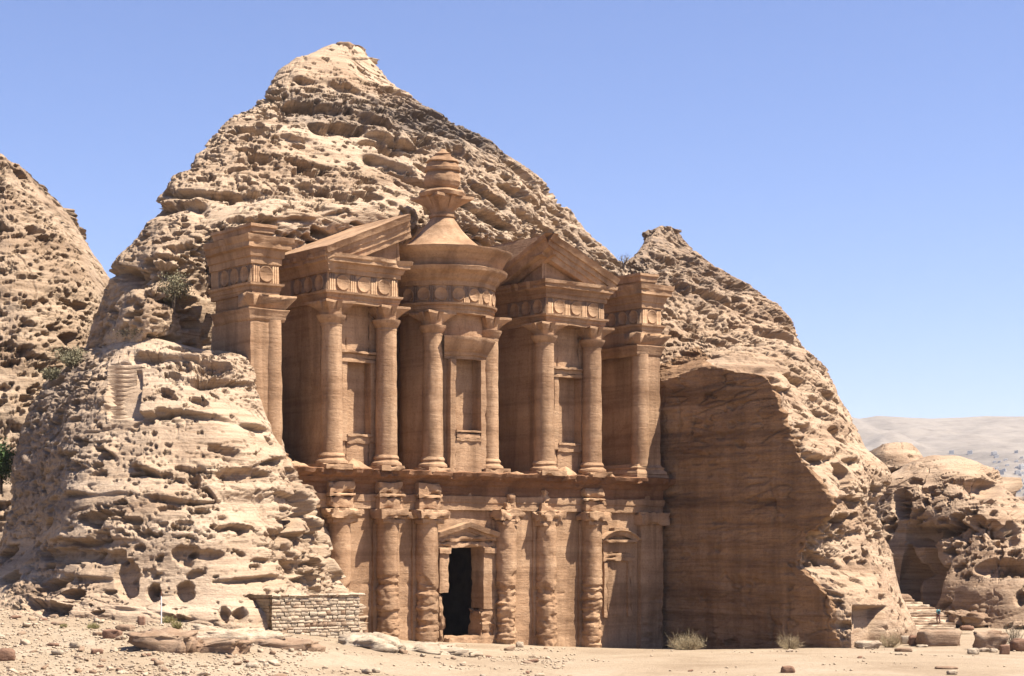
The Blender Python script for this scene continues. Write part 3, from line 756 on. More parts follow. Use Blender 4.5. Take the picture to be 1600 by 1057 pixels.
def lathe(mb, u, d, prof, seg=40, res=0.25, amp=0.03, low=0.0, chip=0.0, a0=0.0, a1=2 * math.pi, rfun=None):
    pr = []
    for (r0, z0), (r1, z1) in zip(prof[:-1], prof[1:]):
        k = max(1, int(math.hypot(r1 - r0, z1 - z0) / res))
        for j in range(k): pr.append((r0 + (r1 - r0) * j / k, z0 + (z1 - z0) * j / k))
    pr.append(prof[-1]); pr = np.array(pr)
    full = abs(a1 - a0 - 2 * math.pi) < 1e-6
    A = np.linspace(a0, a1, seg + (0 if full else 1), endpoint=not full)
    Rr = np.broadcast_to(pr[None, :, 0], (len(A), len(pr))).copy()
    Z = np.broadcast_to(pr[None, :, 1], Rr.shape)
    P = loc(u + Rr * np.sin(A)[:, None], d + Rr * np.cos(A)[:, None], Z)
    if low: Rr -= low_erosion(P, low)
    if chip: Rr -= chip * np.clip(noise(P / 0.8, 743), 0, 1)
    if rfun is not None: Rr = rfun(A[:, None], Rr, Z)
    P = loc(u + Rr * np.sin(A)[:, None], d + Rr * np.cos(A)[:, None], Z)
    mb.grid(vrough(P, amp), closed_u=full)

Z0 = 14.80      # ledge on which the upper storey stands
ZCAP0, ZCAP1 = 26.4, 28.40
ZFR0, ZFR1 = 29.29, 30.74

def horned(mb, u, d, zb, r, h, half, boss=True):
    """capital with four horns, a concave face between them and a boss in the middle of each face"""
    A = np.linspace(0, 2 * math.pi, 64, endpoint=False); S = np.linspace(0, 1, 12)
    sq = 1 / np.maximum(np.abs(np.cos(A)), np.abs(np.sin(A)))            # 1 at faces, 1.414 at corners
    horn = half * (0.74 + (sq - 1) * 1.75)
    t = S ** 1.7
    R = r + (horn[:, None] - r) * t[None]
    Z = np.broadcast_to(zb + h * S[None] * 0.84, R.shape)
    P = loc(u + R * np.sin(A)[:, None], d + R * np.cos(A)[:, None], Z); mb.grid(vrough(P, .03), closed_u=True)
    R2 = np.stack([horn, horn * 1.0, horn * 0.96, horn * 0.0], 1); Z2 = np.stack([0 * A + zb + h * .84, 0 * A + zb + h * .97, 0 * A + zb + h, 0 * A + zb + h], 1)
    P = loc(u + R2 * np.sin(A)[:, None], d + R2 * np.cos(A)[:, None], Z2); mb.grid(vrough(P, .03), closed_u=True)
    if boss:
        for a in range(4):
            ca, sa = math.cos(a * math.pi / 2), math.sin(a * math.pi / 2)
            bw, bo = 0.22, half * 0.74
            V = []
            for (x, y, z) in ((-bw * .6, r * .9, zb + .12), (bw * .6, r * .9, zb + .12), (bw, bo + .28, zb + h * .97), (-bw, bo + .28, zb + h * .97), (-bw, r * .6, zb + h * .97), (bw, r * .6, zb + h * .97)):
                V.append((u + x * ca + y * sa, -(d - x * sa + y * ca), z))
            mb.polys(V, [(0, 1, 2, 3), (0, 3, 4, 4), (1, 5, 2, 2), (3, 2, 5, 4)])

def upper_column(u, d, r=0.92, plinth=True):
    c = empty('upper_column', (u, -d, Z0), 0, TEMPLE)
    def add(mb, name):
        o = build(mb, name, M_carved, c); o.location = (-u, d, -Z0); return o
    mb = MB(); lathe(mb, u, d, [(r * 1.02, Z0 + 1.1), (r, Z0 + 4), (r * 0.93, 26.5)], 40, 0.3, 0.035, chip=0.05); add(mb, 'shaft')
    mb = MB(); lathe(mb, u, d, [(r * .9, Z0 + 1.35), (r * 1.10, Z0 + 1.2), (r * 1.22, Z0 + 1.0), (r * 1.14, Z0 + .82), (r * 1.2, Z0 + .76), (r * 1.42, Z0 + .6), (r * 1.46, Z0 + .42), (r * 1.36, Z0 + .3)], 40, 0.1, 0.04, chip=0.08)
    q = r * 1.55; rbox(mb, u - q, u + q, d - q, d + q, Z0 - 0.1, Z0 + 0.36, 0.3, 0.06, 0.35); add(mb, 'base')
    mb = MB(); lathe(mb, u, d, [(r * .92, 26.35), (r * .98, 26.5), (r * .95, 26.65), (r * 1.08, 26.8), (r * 1.30, 27.15), (r * 1.34, 27.3), (r * 1.0, 27.34)], 40, 0.1, 0.03, chip=0.06)
    horned(mb, u, d, 27.3, r * 1.0, 1.14, 1.42); add(mb, 'capital')
    return c

def metope_row(p0, p1, nrm, n, parent, out=0.0, r=0.65):
    """discs between groups of three bars, along a straight frieze from p0 to p1 (u, d)"""
    p0, p1, nrm = np.array(p0, float), np.array(p1, float), np.array(nrm, float)
    L = np.linalg.norm(p1 - p0); t = (p1 - p0) / L
    pitch = L / (n + 0.42)
    zc = (ZFR0 + ZFR1) / 2
    for i in range(n + 1):
        s0 = pitch * (0.21 + i)
        mb = MB()
        for k in (-1, 0, 1):
            c = p0 + t * (s0 + k * 0.2)
            V = []
            for (a, o, z) in ((-.065, -.05, 0), (.065, -.05, 0), (.065, .08, 0), (-.065, .08, 0), (-.065, -.05, 1), (.065, -.05, 1), (.065, .08, 1), (-.065, .08, 1)):
                q = c + t * a + nrm * o; V.append((q[0], -q[1], ZFR0 + .02 + z * (ZFR1 - ZFR0 - .08)))
            mb.polys(V, [(0, 1, 2, 3), (4, 5, 6, 7), (0, 1, 5, 4), (1, 2, 6, 5), (2, 3, 7, 6), (3, 0, 4, 7)])
        build(mb, 'triglyph', M_carved, parent, smooth=False)
    for i in range(n):
        c = p0 + t * (pitch * (0.71 + i))
        disc(parent, c, t, nrm, r, zc)
def disc(parent, c, t, nrm, r, zc):
    mb = MB(); A = np.linspace(0, 2 * math.pi, 28, endpoint=False)
    prof = [(r * 1.0, -.05), (r, .09), (r * .93, .13), (r * .86, .08), (0.0, .06)]
    R = np.array([p[0] for p in prof]); O = np.array([p[1] for p in prof])
    uu = c[0] + t[0] * np.cos(A)[:, None] * R + nrm[0] * O; dd_ = c[1] + t[1] * np.cos(A)[:, None] * R + nrm[1] * O
    mb.grid(loc(uu, dd_, zc + np.sin(A)[:, None] * R), closed_u=True)
    return build(mb, 'disc', M_carved, parent, smooth=False)

CORN = [(0.0, ZFR1), (0.16, ZFR1 + .02), (0.18, ZFR1 + .38), (0.30, ZFR1 + .42), (0.42, ZFR1 + .80), (0.72, ZFR1 + .88), (0.74, ZFR1 + 1.15), (0.86, ZFR1 + 1.22), (0.92, ZFR1 + 1.52), (0.2, ZFR1 + 1.56)]
ARCH = [(-0.6, ZCAP1), (0.02, ZCAP1), (0.03, ZCAP1 + .3), (0.10, ZCAP1 + .34), (0.14, ZCAP1 + .62), (0.30, ZCAP1 + .70), (0.34, ZFR0 - .02), (0.02, ZFR0)]
def entablature(parent, uL, uR, dF, dB, ctop=None, dbl=None):
    dl = dB if dbl is None else dbl
    path = [(uL, dl), (uL, dF), (uR, dF), (uR, dB)]
    mb = MB(); rbox(mb, uL + .05, uR - .05, min(dB, dl), dF - .05, ZCAP1 + .02, 32.25, 0.6, 0.02, 0)
    build(mb, 'entablature_core', M_carved, parent)
    mb = MB(); sweep(mb, path, ARCH); build(mb, 'architrave', M_carved, parent)
    mb = MB(); sweep(mb, path, [(0, ZFR0), (0, ZFR1)], amp=0.03); build(mb, 'frieze', M_carved, parent)
    k = 1.0 if ctop is None else (ctop - ZFR1) / 1.56
    mb = MB(); sweep(mb, path, [(o, ZFR1 + (z - ZFR1) * k) for o, z in CORN], chip=0.3); build(mb, 'cornice', M_carved, parent)

def upper_niche(parent, u0, u1, z0, z1, dw, lintel=1.0, lw=0.55):
    """blind window between two columns"""
    nch = empty('niche', ((u0 + u1) / 2, -dw, z0), 0, parent)
    off = (-(u0 + u1) / 2, dw, -z0)
    def add(mb, name): o = build(mb, name, M_carved, nch); o.location = off; return o
    mb = MB(); rbox(mb, u0 - lw, u0, dw - .1, dw + .22, z0, z1, .4, .03, .06); add(mb, 'jamb')
    mb = MB(); rbox(mb, u1, u1 + lw, dw - .1, dw + .22, z0, z1, .4, .03, .06); add(mb, 'jamb')
    mb = MB(); rbox(mb, u0 - .3 - lw, u1 + .3 + lw, dw - .1, dw + .34, z1, z1 + .32, .4, .03, .05)
    rbox(mb, u0 - .2 - lw, u1 + .2 + lw, dw - .1, dw + .24, z1 + .32, z1 + lintel * .75, .4, .03, .05)
    rbox(mb, u0 - .45 - lw, u1 + .45 + lw, dw - .1, dw + .62, z1 + lintel * .75, z1 + lintel, .4, .04, .15); add(mb, 'lintel')
    mb = MB(); rbox(mb, u0 - .05, u1 + .05, dw - .6, dw + .18, z0 - .2, z0 + .55, .4, .04, .1)
    rbox(mb, u0 - .1, u1 + .1, dw - .5, dw + .34, z0 + .42, z0 + .66, .4, .04, .12); add(mb, 'sill')

def wall_with_hole(mb, uL, uR, d0, d1, z0, z1, hu0, hu1, hz0, hz1, depth, **kw):
    rbox(mb, uL, hu0, d0, d1, z0, z1, **kw); rbox(mb, hu1, uR, d0, d1, z0, z1, **kw)
    rbox(mb, hu0, hu1, d0, d1, hz1, z1, **kw)
    if hz0 > z0 + .05: rbox(mb, hu0, hu1, d0, d1, z0, hz0, **kw)
    rbox(mb, hu0 - .05, hu1 + .05, d0, d1 - depth, hz0 - .05, hz1 + .05, res=.5, amp=.04, edge=0)

DW = -0.55                               # plane of the pavilion walls behind the columns
DB = -7.6                                # back of the recesses
DF = 0.9                                 # face of the entablatures
def pavilion(c1, c2, uL, uR, nX0, nX1, nY0, nY1):
    pv = empty('pavilion', ((uL + uR) / 2, -DF, Z0), 0, TEMPLE)
    # children are written in the temple's own frame
    base = Matrix.Translation(Vector(((uL + uR) / 2, -DF, Z0))).inverted()
    k0 = len(bpy.data.objects); before = set(bpy.data.objects)
    n0, n1 = U(nX0, DW), U(nX1, DW); z0, z1 = ZF(nX0, nY1, DW), ZF(nX0, nY0, DW)
    mb = MB(); wall_with_hole(mb, uL + .25, uR - .25, DW - 1.6, DW, Z0 - .1, ZCAP1 + .2, n0, n1, z0, z1, 0.75, res=.4, amp=.05, edge=.1)
    rbox(mb, uL + .3, uR - .3, DB - .5, DW - 1.5, Z0 - .1, ZCAP1 + .3, .45, .09, .1)
    build(mb, 'wall', M_carved, pv)
    entablature(pv, uL, uR, DF, DB - .4)
    metope_row((uL, DF), (uR, DF), (0, 1), 3, pv)
    metope_row((uL, DF - 5.6), (uL, DF), (-1, 0), 3, pv)
    upper_niche(pv, n0, n1, z0, z1, DW, 0.95)
    for o in set(bpy.data.objects) - before:
        if o.parent == pv: o.matrix_basis = base @ o.matrix_basis
    for c in (c1, c2): upper_column(c, 0.3)
    return pv, base

LP0, LP1 = U(512, DF), U(622, DF)
RP0, RP1 = U(854, DF), U(944, DF)
PVL, BL = pavilion(U(518, .3), U(603.5, .3), LP0, LP1, 541, 577, 566, 690)
PVR, BR = pavilion(U(850.5, .3), U(925, .3), RP0, RP1, 871, 905, 590, 703)

# ---- half pediments
def slab_along(mb, a, b, depth0, depth1, prof, res=.3):
    """mouldings rising along the line a-b (u, z): prof = [(drop below line, outwards)] closed at the back"""
    a = np.array(a, float); b = np.array(b, float); L = np.linalg.norm(b - a); t = (b - a) / L; nn = np.array([-t[1], t[0]])
    if nn[1] < 0: nn = -nn
    k = max(3, int(L / res)); s = np.linspace(0, 1, k)
    B = a + s[:, None] * (b - a)
    pr = []
    for (o0, z0), (o1, z1) in zip(prof[:-1], prof[1:]):
        kk = max(1, int(math.hypot(o1 - o0, z1 - z0) / res))
        for j in range(kk): pr.append((o0 + (o1 - o0) * j / kk, z0 + (z1 - z0) * j / kk))
    pr.append(prof[-1]); pr = np.array(pr)
    uu = B[:, None, 0] + nn[0] * pr[None, :, 0]; zz = B[:, None, 1] + nn[1] * pr[None, :, 0]
    P = loc(uu, np.broadcast_to(pr[None, :, 1], uu.shape), zz)
    e = 0.15 * np.clip(noise(P / 0.8, 751), 0, 1); P[..., 1] += e
    mb.grid(vrough(P, .04))
    for i in (0, -1):                                                   # end faces
        V = P[i]; c = V.mean(0); V2 = np.vstack([V, c]); m = len(V)
        mb.polys(V2, [(j, (j + 1) % m, m, m) for j in range(m)])
RAKE = [(-2.0, DF - .2), (-1.92, DF + .42), (-1.45, DF + .48), (-1.42, DF + .62), (-1.0, DF + .66), (-.97, DF + .82), (-.55, DF + .88), (-.52, DF + 1.08), (-.12, DF + 1.22), (0.0, DF + 1.3), (0.06, DF + .6), (0.08, DB - .2), (-2.0, DB - .2)]
def half_pediment(uo, ui, zo, zi, pv, base, side):
    """rises from the outer end uo to the broken inner end ui"""
    pd = empty('broken_pediment', (0, 0, 0), 0, pv); pd.matrix_basis = base.copy()
    mb = MB(); slab_along(mb, (uo, zo), (ui, zi), 0, 0, RAKE); build(mb, 'raking_cornice', M_carved, pd)
    k = 14; t = np.linspace(0, 1, k); uu = uo + (ui - uo) * t; top = zo + (zi - zo) * t - 1.6
    w = np.linspace(0, 1, 8)
    Zt = 32.1 + (np.maximum(top, 32.12) - 32.1)[:, None] * w[None]
    mb = MB()
    for dpl in (DF - .35,):
        mb.grid(vrough(loc(np.broadcast_to(uu[:, None], Zt.shape), np.full(Zt.shape, dpl), Zt), .08))
    # the broken inner end, running back into the rock
    dd_ = np.linspace(DB, DF - .3, 20); zz = np.linspace(32.1, zi - 1.2, 12)
    mb.grid(vrough(loc(np.full((20, 12), ui + .25 * (1 if ui < uo else -1)), np.broadcast_to(dd_[:, None], (20, 12)), np.broadcast_to(zz[None], (20, 12))), .08))
    build(mb, 'tympanum', M_carved, pd)
    return pd
zt = ZF(640, 334, DF + 1.3)
pdL = half_pediment(LP0 - .9, LP1 + .35, 32.6, zt, PVL, BL, -1)
zt2 = ZF(872, 366, DF + 1.3)
pdR = half_pediment(RP1 + .9, RP0 - .2, 32.9, zt2, PVR, BR, 1)
# the inner flank of the right half has its own cornice falling back towards the rock
mb = MB()
k = 16; t = np.linspace(0, 1, k)
dline = DF + 1.2 + (DB - DF - 1.2) * t; zline = zt2 - 0.1 + (32.5 - zt2) * t
pr = [(0.3, -1.75), (-.1, -1.7), (-.25, -1.3), (-.75, -1.15), (-.95, -.5), (-1.15, -.35), (-1.2, 0.0), (-.6, .1), (0.6, .15)]
P = np.zeros((k, len(pr), 3))
for j, (o, z) in enumerate(pr):
    P[:, j] = loc(np.full(k, RP0 - .1 + o), dline + (0.0 if z < -1 else 0), zline + z)
mb.grid(vrough(P, .06)); 
build(mb, 'flank_cornice', M_carved, pdR)

# ---- corner antae
def anta(uL, uR, ctop, attic, pier, half_u, side_n, DB):
    an = empty('corner_anta', ((uL + uR) / 2, -DF, Z0), 0, TEMPLE)
    base = Matrix.Translation(Vector(((uL + uR) / 2, -DF, Z0))).inverted(); before = set(bpy.data.objects)
    mb = MB(); rbox(mb, pier[0], pier[1], DB - .5, 0.55, Z0 + 1.1, 26.5, .4, .05, .08); build(mb, 'pier', M_carved, an)
    # half column beside the pier
    cu, cr = half_u, 0.86
    mb = MB(); lathe(mb, cu, 0.0, [(cr, Z0 + 1.1), (cr, Z0 + 4), (cr * .94, 26.5)], 36, .3, .04, chip=.05); build(mb, 'half_column', M_carved, an)
    lo, hi = min(pier[0], cu - cr), max(pier[1], cu + cr)
    mb = MB()
    sweep(mb, [(lo, DB), (lo, .55), (hi, .55), (hi, DB)], [(.0, Z0 + 1.3), (.1, Z0 + 1.1), (.28, Z0 + 1.0), (.22, Z0 + .8), (.42, Z0 + .6), (.48, Z0 + .4), (.40, Z0 + .34), (.55, Z0 + .3), (.58, Z0 - .1)], chip=.12)
    build(mb, 'base', M_carved, an)
    mb = MB()
    sweep(mb, [(lo, DB), (lo, .55), (hi, .55), (hi, DB)], [(-.2, 26.3), (.03, 26.35), (.10, 26.6), (.12, 26.8), (.32, 27.2), (.36, 27.3), (.0, 27.34)], chip=.1)
    # stretched horned tier
    rbox(mb, lo + .1, hi - .1, DB, .45, 27.3, 28.45, .4, .04, .05)
    A = []
    V = [(lo - .05, .6, 27.34), (hi + .05, .6, 27.34), (hi + .75, 1.25, 28.25), (hi + .75, 1.25, 28.42), ((lo + hi) / 2, .78, 28.42), ((lo + hi) / 2, .70, 28.2), (lo - .75, 1.25, 28.42), (lo - .75, 1.25, 28.25),
         (hi + .1, -1.2, 27.5), (hi + .1, -1.2, 28.42), (lo - .1, -1.2, 27.5), (lo - .1, -1.2, 28.42)]
    mb.polys([(a, -b, c) for a, b, c in V], [(0, 1, 2, 5), (0, 5, 7, 7), (5, 2, 3, 4), (7, 5, 4, 6), (1, 8, 9, 3), (1, 3, 2, 2), (10, 0, 7, 7), (10, 7, 6, 11), (6, 4, 11, 11), (4, 3, 9, 9), (4, 9, 11, 11)])
    for c in (lo + .0, hi - .5):
        V = [(c, .55, 27.4), (c + .4, .55, 27.4), (c + .45, 1.15, 28.35), (c - .05, 1.15, 28.35), (c, .5, 28.35), (c + .4, .5, 28.35)]
        mb.polys([(a, -b, z) for a, b, z in V], [(0, 1, 2, 3), (0, 3, 4, 4), (1, 5, 2, 2), (3, 2, 5, 4)])
    build(mb, 'capital', M_carved, an, smooth=False)
    entablature(an, uL, uR, DF, DB - .4, ctop)
    metope_row((uL, DF), (uR, DF), (0, 1), 1, an)
    metope_row((uL, DF - side_n * 1.75), (uL, DF), (-1, 0), side_n, an)
    mb = MB(); sweep(mb, [(uL + .3, DB - .4), (uL + .3, DF - .5), (uR - .3, DF - .5), (uR - .3, DB - .4)], [(-.1, ctop - .1), (.0, ctop + .3), (.12, ctop + .35), (.16, attic - .3), (.3, attic - .22), (.3, attic), (-.6, attic + .05)], chip=.45)
    rbox(mb, uL + .5, uR - .5, DB - .4, DF - .8, ctop - .3, attic, .5, .1, .3)
    build(mb, 'attic', M_carved, an)
    for o in set(bpy.data.objects) - before:
        if o.parent == an: o.matrix_basis = base @ o.matrix_basis
    return an
aL0, aL1 = U(394, DF), U(436, DF)
aR0, aR1 = U(1003, DF), U(1033, DF)
anta(aL0, aL1, 33.0, 34.0, (aL0 + .05, U(424, .55)), U(424, 0.0), 3, -5.2)
anta(aR0, aR1, 33.0, 34.1, (U(1010, .55), U(1032, .55)), U(1000, 0.0), 3, DB)

# ---- rock face at the back of the bays, and the solid under the upper storey
part_box('recess_wall', -17.7, 25.4, DB - 2.5, DB, Z0 - .2, 33.6, res=.5, amp=.12, edge=0, parent=TEMPLE)

# ---- the round tholos
TC = -2.7
tho = empty('tholos', (0, -TC, Z0), 0, TEMPLE)
def tadd(mb, name, mat=None, smooth=True):
    o = build(mb, name, mat or M_carved, tho, smooth); o.location = (0, TC, -Z0); return o
rd = 3.75; na = math.radians(22); nz0, nz1 = ZF(725, 690, 1.0), ZF(725, 562, 1.0)
mb = MB(); lathe(mb, 0, TC, [(rd, Z0 - .1), (rd, ZCAP1 + .1)], 60, .3, .05, a0=na, a1=2 * math.pi - na)
lathe(mb, 0, TC, [(rd, nz1), (rd, ZCAP1 + .1)], 16, .3, .05, a0=-na, a1=na)
lathe(mb, 0, TC, [(rd, Z0 - .1), (rd, nz0)], 16, .3, .05, a0=-na, a1=na)
tadd(mb, 'drum')
hn = rd * math.sin(na); dn = TC + rd * math.cos(na)
nch = empty('niche', (0, -TC, 0), 0, tho); nch.location = (0, -(1.05 - TC), nz0 - Z0)
noff = (0, 1.05, -nz0)
def nadd(mb, name, lab=None):
    o = build(mb, name, M_carved, nch); o.location = noff; return o
mb = MB(); rbox(mb, -hn, hn, dn - 1.6, dn - 1.0, nz0 - .3, nz1 + .3, .4, .04, 0)
rbox(mb, -hn - .2, -hn, dn - 1.2, dn + .02, nz0 - .3, nz1 + .2, .4, .03, 0); rbox(mb, hn, hn + .2, dn - 1.2, dn + .02, nz0 - .3, nz1 + .2, .4, .03, 0); nadd(mb, 'recess')
for sgn in (-1, 1):
    mb = MB(); a, b_ = sorted((sgn * (hn - .05), sgn * (hn + .55))); rbox(mb, a, b_, dn - .5, dn + .35, Z0 + .3, nz1, .4, .03, .06); nadd(mb, 'jamb')
zl = ZF(725, 527, 1.4)
mb = MB(); lathe(mb, 0, TC, [(rd, nz1), (rd + .28, nz1), (rd + .30, nz1 + .3), (rd + .42, nz1 + .35), (rd + .48, nz1 + .62), (rd + .55, nz1 + .66), (rd + 1.15, zl - .25), (rd + 1.2, zl), (rd, zl + .1)], 26, .12, .03, chip=.08, a0=-.60, a1=.60)
nadd(mb, 'lintel')
mb = MB(); rbox(mb, -hn, hn, dn - 1.2, dn + .35, Z0 - .1, nz0 + .1, .35, .04, .06); rbox(mb, -hn - .0, hn + .0, dn - 1.1, dn + .5, nz0 + .0, nz0 + .28, .35, .03, .1)
rbox(mb, -hn + .1, hn - .1, dn - 1.1, dn + .38, nz0 + .28, nz0 + .75, .35, .03, .08); rbox(mb, -hn, hn, dn - 1.1, dn + .5, nz0 + .75, nz0 + .98, .35, .03, .1); nadd(mb, 'sill')
for sgn in (-1, 1): upper_column(sgn * 3.05, TC + 2.72, 0.9)
rf = 4.55
mb = MB(); lathe(mb, 0, TC, [(rd - .3, ZCAP1), (rf - .05, ZCAP1), (rf, ZCAP1 + .3), (rf + .08, ZCAP1 + .34), (rf + .12, ZCAP1 + .6), (rf + .28, ZCAP1 + .7), (rf + .32, ZFR0 - .02), (rf, ZFR0)], 80, .15, .03, chip=.06); tadd(mb, 'architrave')
mb = MB(); lathe(mb, 0, TC, [(rf, ZFR0), (rf, ZFR1)], 80, .3, .03); tadd(mb, 'frieze')
zr = 34.0
mb = MB(); lathe(mb, 0, TC, [(rf, ZFR1), (rf + .15, ZFR1 + .03), (rf + .2, ZFR1 + .4), (rf + .45, ZFR1 + .6), (rf + .6, ZFR1 + .95), (rf + 1.1, ZFR1 + 1.3), (rf + 1.22, ZFR1 + 1.6), (rf + .75, ZFR1 + 1.72),
         (rf + .8, ZFR1 + 2.1), (rf + 1.15, zr - .6), (rf + 1.6, zr - .15), (rf + 1.65, zr), (rf + 1.3, zr + .03), (2.5, zr + .2)], 90, .15, .04, chip=.10); tadd(mb, 'cornice')
for i in range(-4, 5):
    a = math.radians(i * 19.0); c = (rf * math.sin(a), TC + rf * math.cos(a))
    o = disc(tho, c, (math.cos(a), -math.sin(a)), (math.sin(a), math.cos(a)), .58, (ZFR0 + ZFR1) / 2); o.location = (0, TC, -Z0)
    if i < 4:
        a = math.radians((i + .5) * 19.0); mb = MB()
        for k in (-1, 0, 1):
            ak = a + k * .2 / rf; t_ = np.array((math.cos(ak), -math.sin(ak))); n_ = np.array((math.sin(ak), math.cos(ak))); c = np.array([0, TC]) + n_ * rf
            V = []
            for (s_, o_, z) in ((-.065, -.05, 0), (.065, -.05, 0), (.065, .08, 0), (-.065, .08, 0), (-.065, -.05, 1), (.065, -.05, 1), (.065, .08, 1), (-.065, .08, 1)):
                q = c + t_ * s_ + n_ * o_; V.append((q[0], -q[1], ZFR0 + .02 + z * (ZFR1 - ZFR0 - .08)))
            mb.polys(V, [(0, 1, 2, 3), (4, 5, 6, 7), (0, 1, 5, 4), (1, 2, 6, 5), (2, 3, 7, 6), (3, 0, 4, 7)])
        tadd(mb, 'triglyph', smooth=False)
mb = MB(); cone = [(5.6, zr - .1), (4.3, zr + .25), (3.3, zr + .75), (2.5, zr + 1.4), (1.85, zr + 2.1), (1.35, zr + 2.75), (1.05, zr + 3.25), (1.2, zr + 3.3), (1.2, zr + 3.5), (.98, zr + 3.55)]
lathe(mb, 0, TC, cone, 56, .2, .04); tadd(mb, 'conical_roof')
mb = MB(); lathe(mb, 0, TC, [(.98, zr + 3.5), (1.0, zr + 3.7)], 40, .2, .03); horned(mb, 0, TC, zr + 3.65, 1.0, 1.45, 1.95); tadd(mb, 'finial_capital')
zu = zr + 5.05
mb = MB(); lathe(mb, 0, TC, [(1.0, zu - .05), (2.0, zu + .05), (2.1, zu + .35), (1.9, zu + .55), (1.25, zu + .6), (1.2, zu + .75), (1.45, zu + .95), (1.64, zu + 1.35), (1.6, zu + 1.8), (1.4, zu + 2.2), (1.58, zu + 2.3), (1.6, zu + 2.55), (1.45, zu + 2.65), (1.4, zu + 2.9), (1.3, zu + 3.0),
         (1.5, zu + 3.1), (1.3, zu + 3.35), (.85, zu + 3.6), (.8, zu + 3.75), (.85, zu + 3.85), (.5, zu + 4.05), (.3, zu + 4.3), (0.02, zu + 4.35)], 48, .12, .07, chip=.22); tadd(mb, 'urn')

# ---- lower storey
uwl, uwr = U(430, 0), U(1036, 0)
du0, du1 = U(699, 0), U(752.5, 0); dz1 = ZF(720, 856, 0); dz0 = 0.55
mb = MB()
rbox(mb, uwl, du0 - .9, -1.6, 0, -1.5, 12.9, .3, .05, .06, low=.12); rbox(mb, du1 + 1.1, uwr, -1.6, 0, -1.8, 12.9, .3, .05, .06, low=.12)
rbox(mb, du0 - .9, du1 + 1.1, -1.6, 0, dz1, 12.9, .3, .05, .06); rbox(mb, du0 - .9, du1 + 1.1, -1.6, .0, -1.5, dz0, .3, .08, .2)
rbox(mb, uwl, uwr, DB - 2, -1.0, 12.8, Z0 - .12, .6, .03, 0)
build(mb, 'lower_wall', M_carved, TEMPLE)
# chamber behind the doorway, its stone coloured far darker than the facade
mb = MB(); x0, x1, y0, y1 = -6, 6, -14.5, -1.62
for (a, b_, c, d_, e, f) in ((x0, x1, y0 - .3, y0, -1.5, 10), (x0 - .3, x0, y0, y1, -1.5, 10), (x1, x1 + .3, y0, y1, -1.5, 10), (x0, x1, y0, y1, -1.6, -1.3), (x0, x1, y0, y1, 10, 10.3)):
    rbox(mb, a, b_, c, d_, e, f, 1.0, .05, 0)
M_chamber = plain('dark_sandstone', (0.07, 0.05, 0.038), .95, .3, 1.0)
build(mb, 'chamber', M_chamber, TEMPLE)
door = empty('doorway', ((du0 + du1) / 2, 0, 0), 0, TEMPLE); doff = (-(du0 + du1) / 2, 0, 0)
def dadd(mb, name, lab=None):
    o = build(mb, name, M_carved, door); o.location = doff
    if lab: o['label'] = lab
    return o
mb = MB(); rbox(mb, du0 - 1.05, du0, -1.5, .28, 4.4, dz1, .25, .04, .08); rbox(mb, du0 - 1.0, du0 - .35, -1.5, .2, -.5, 4.4, .25, .12, .4, low=.3); dadd(mb, 'jamb', 'left jamb with its foot eaten away')
mb = MB(); rbox(mb, du1, du1 + 1.2, -1.5, .28, 2.9, dz1, .25, .04, .08); rbox(mb, du1 - .25, du1 + 1.25, -1.5, .3, -.5, 2.9, .2, .14, .4, low=.3); dadd(mb, 'jamb', 'right jamb with a worn bulging foot')
mb = MB(); rbox(mb, du0 - 1.2, du0 + .1, -.5, .5, dz1 - .5, dz1 + .02, .25, .04, .1); dadd(mb, 'jamb_capital')
mb = MB(); rbox(mb, du1 - .1, du1 + 1.35, -.5, .5, dz1 - .5, dz1 + .02, .25, .04, .1); dadd(mb, 'jamb_capital')
mb = MB(); rbox(mb, du0 - 1.3, du1 + 1.5, -1.5, .32, dz1 + .02, dz1 + .55, .25, .05, .25); rbox(mb, du0 - 1.35, du1 + 1.55, -.5, .48, dz1 + .55, dz1 + 1.0, .25, .05, .25); dadd(mb, 'lintel')
mb = MB(); um = (du0 + du1) / 2; zp = ZF(737, 816, .8)
PED = [(-.75, 0.1), (-.7, .45), (-.45, .5), (-.4, .78), (0, .9), (.05, .1)]
slab_along(mb, (du0 - 1.9, dz1 + 1.15), (um, zp), 0, 0, PED); slab_along(mb, (um, zp), (du1 + 2.0, dz1 + 1.15), 0, 0, PED)
mb.polys([(du0 - 1.5, -.28, dz1 + .95), (du1 + 1.6, -.28, dz1 + .95), (um, -.28, zp - .3)], [(0, 1, 2, 2)]); dadd(mb, 'pediment')
mb = MB(); rbox(mb, du0 - .6, du1 + .9, -1.7, .7, -1.2, dz0 + .02, .25, .10, .3); dadd(mb, 'threshold')

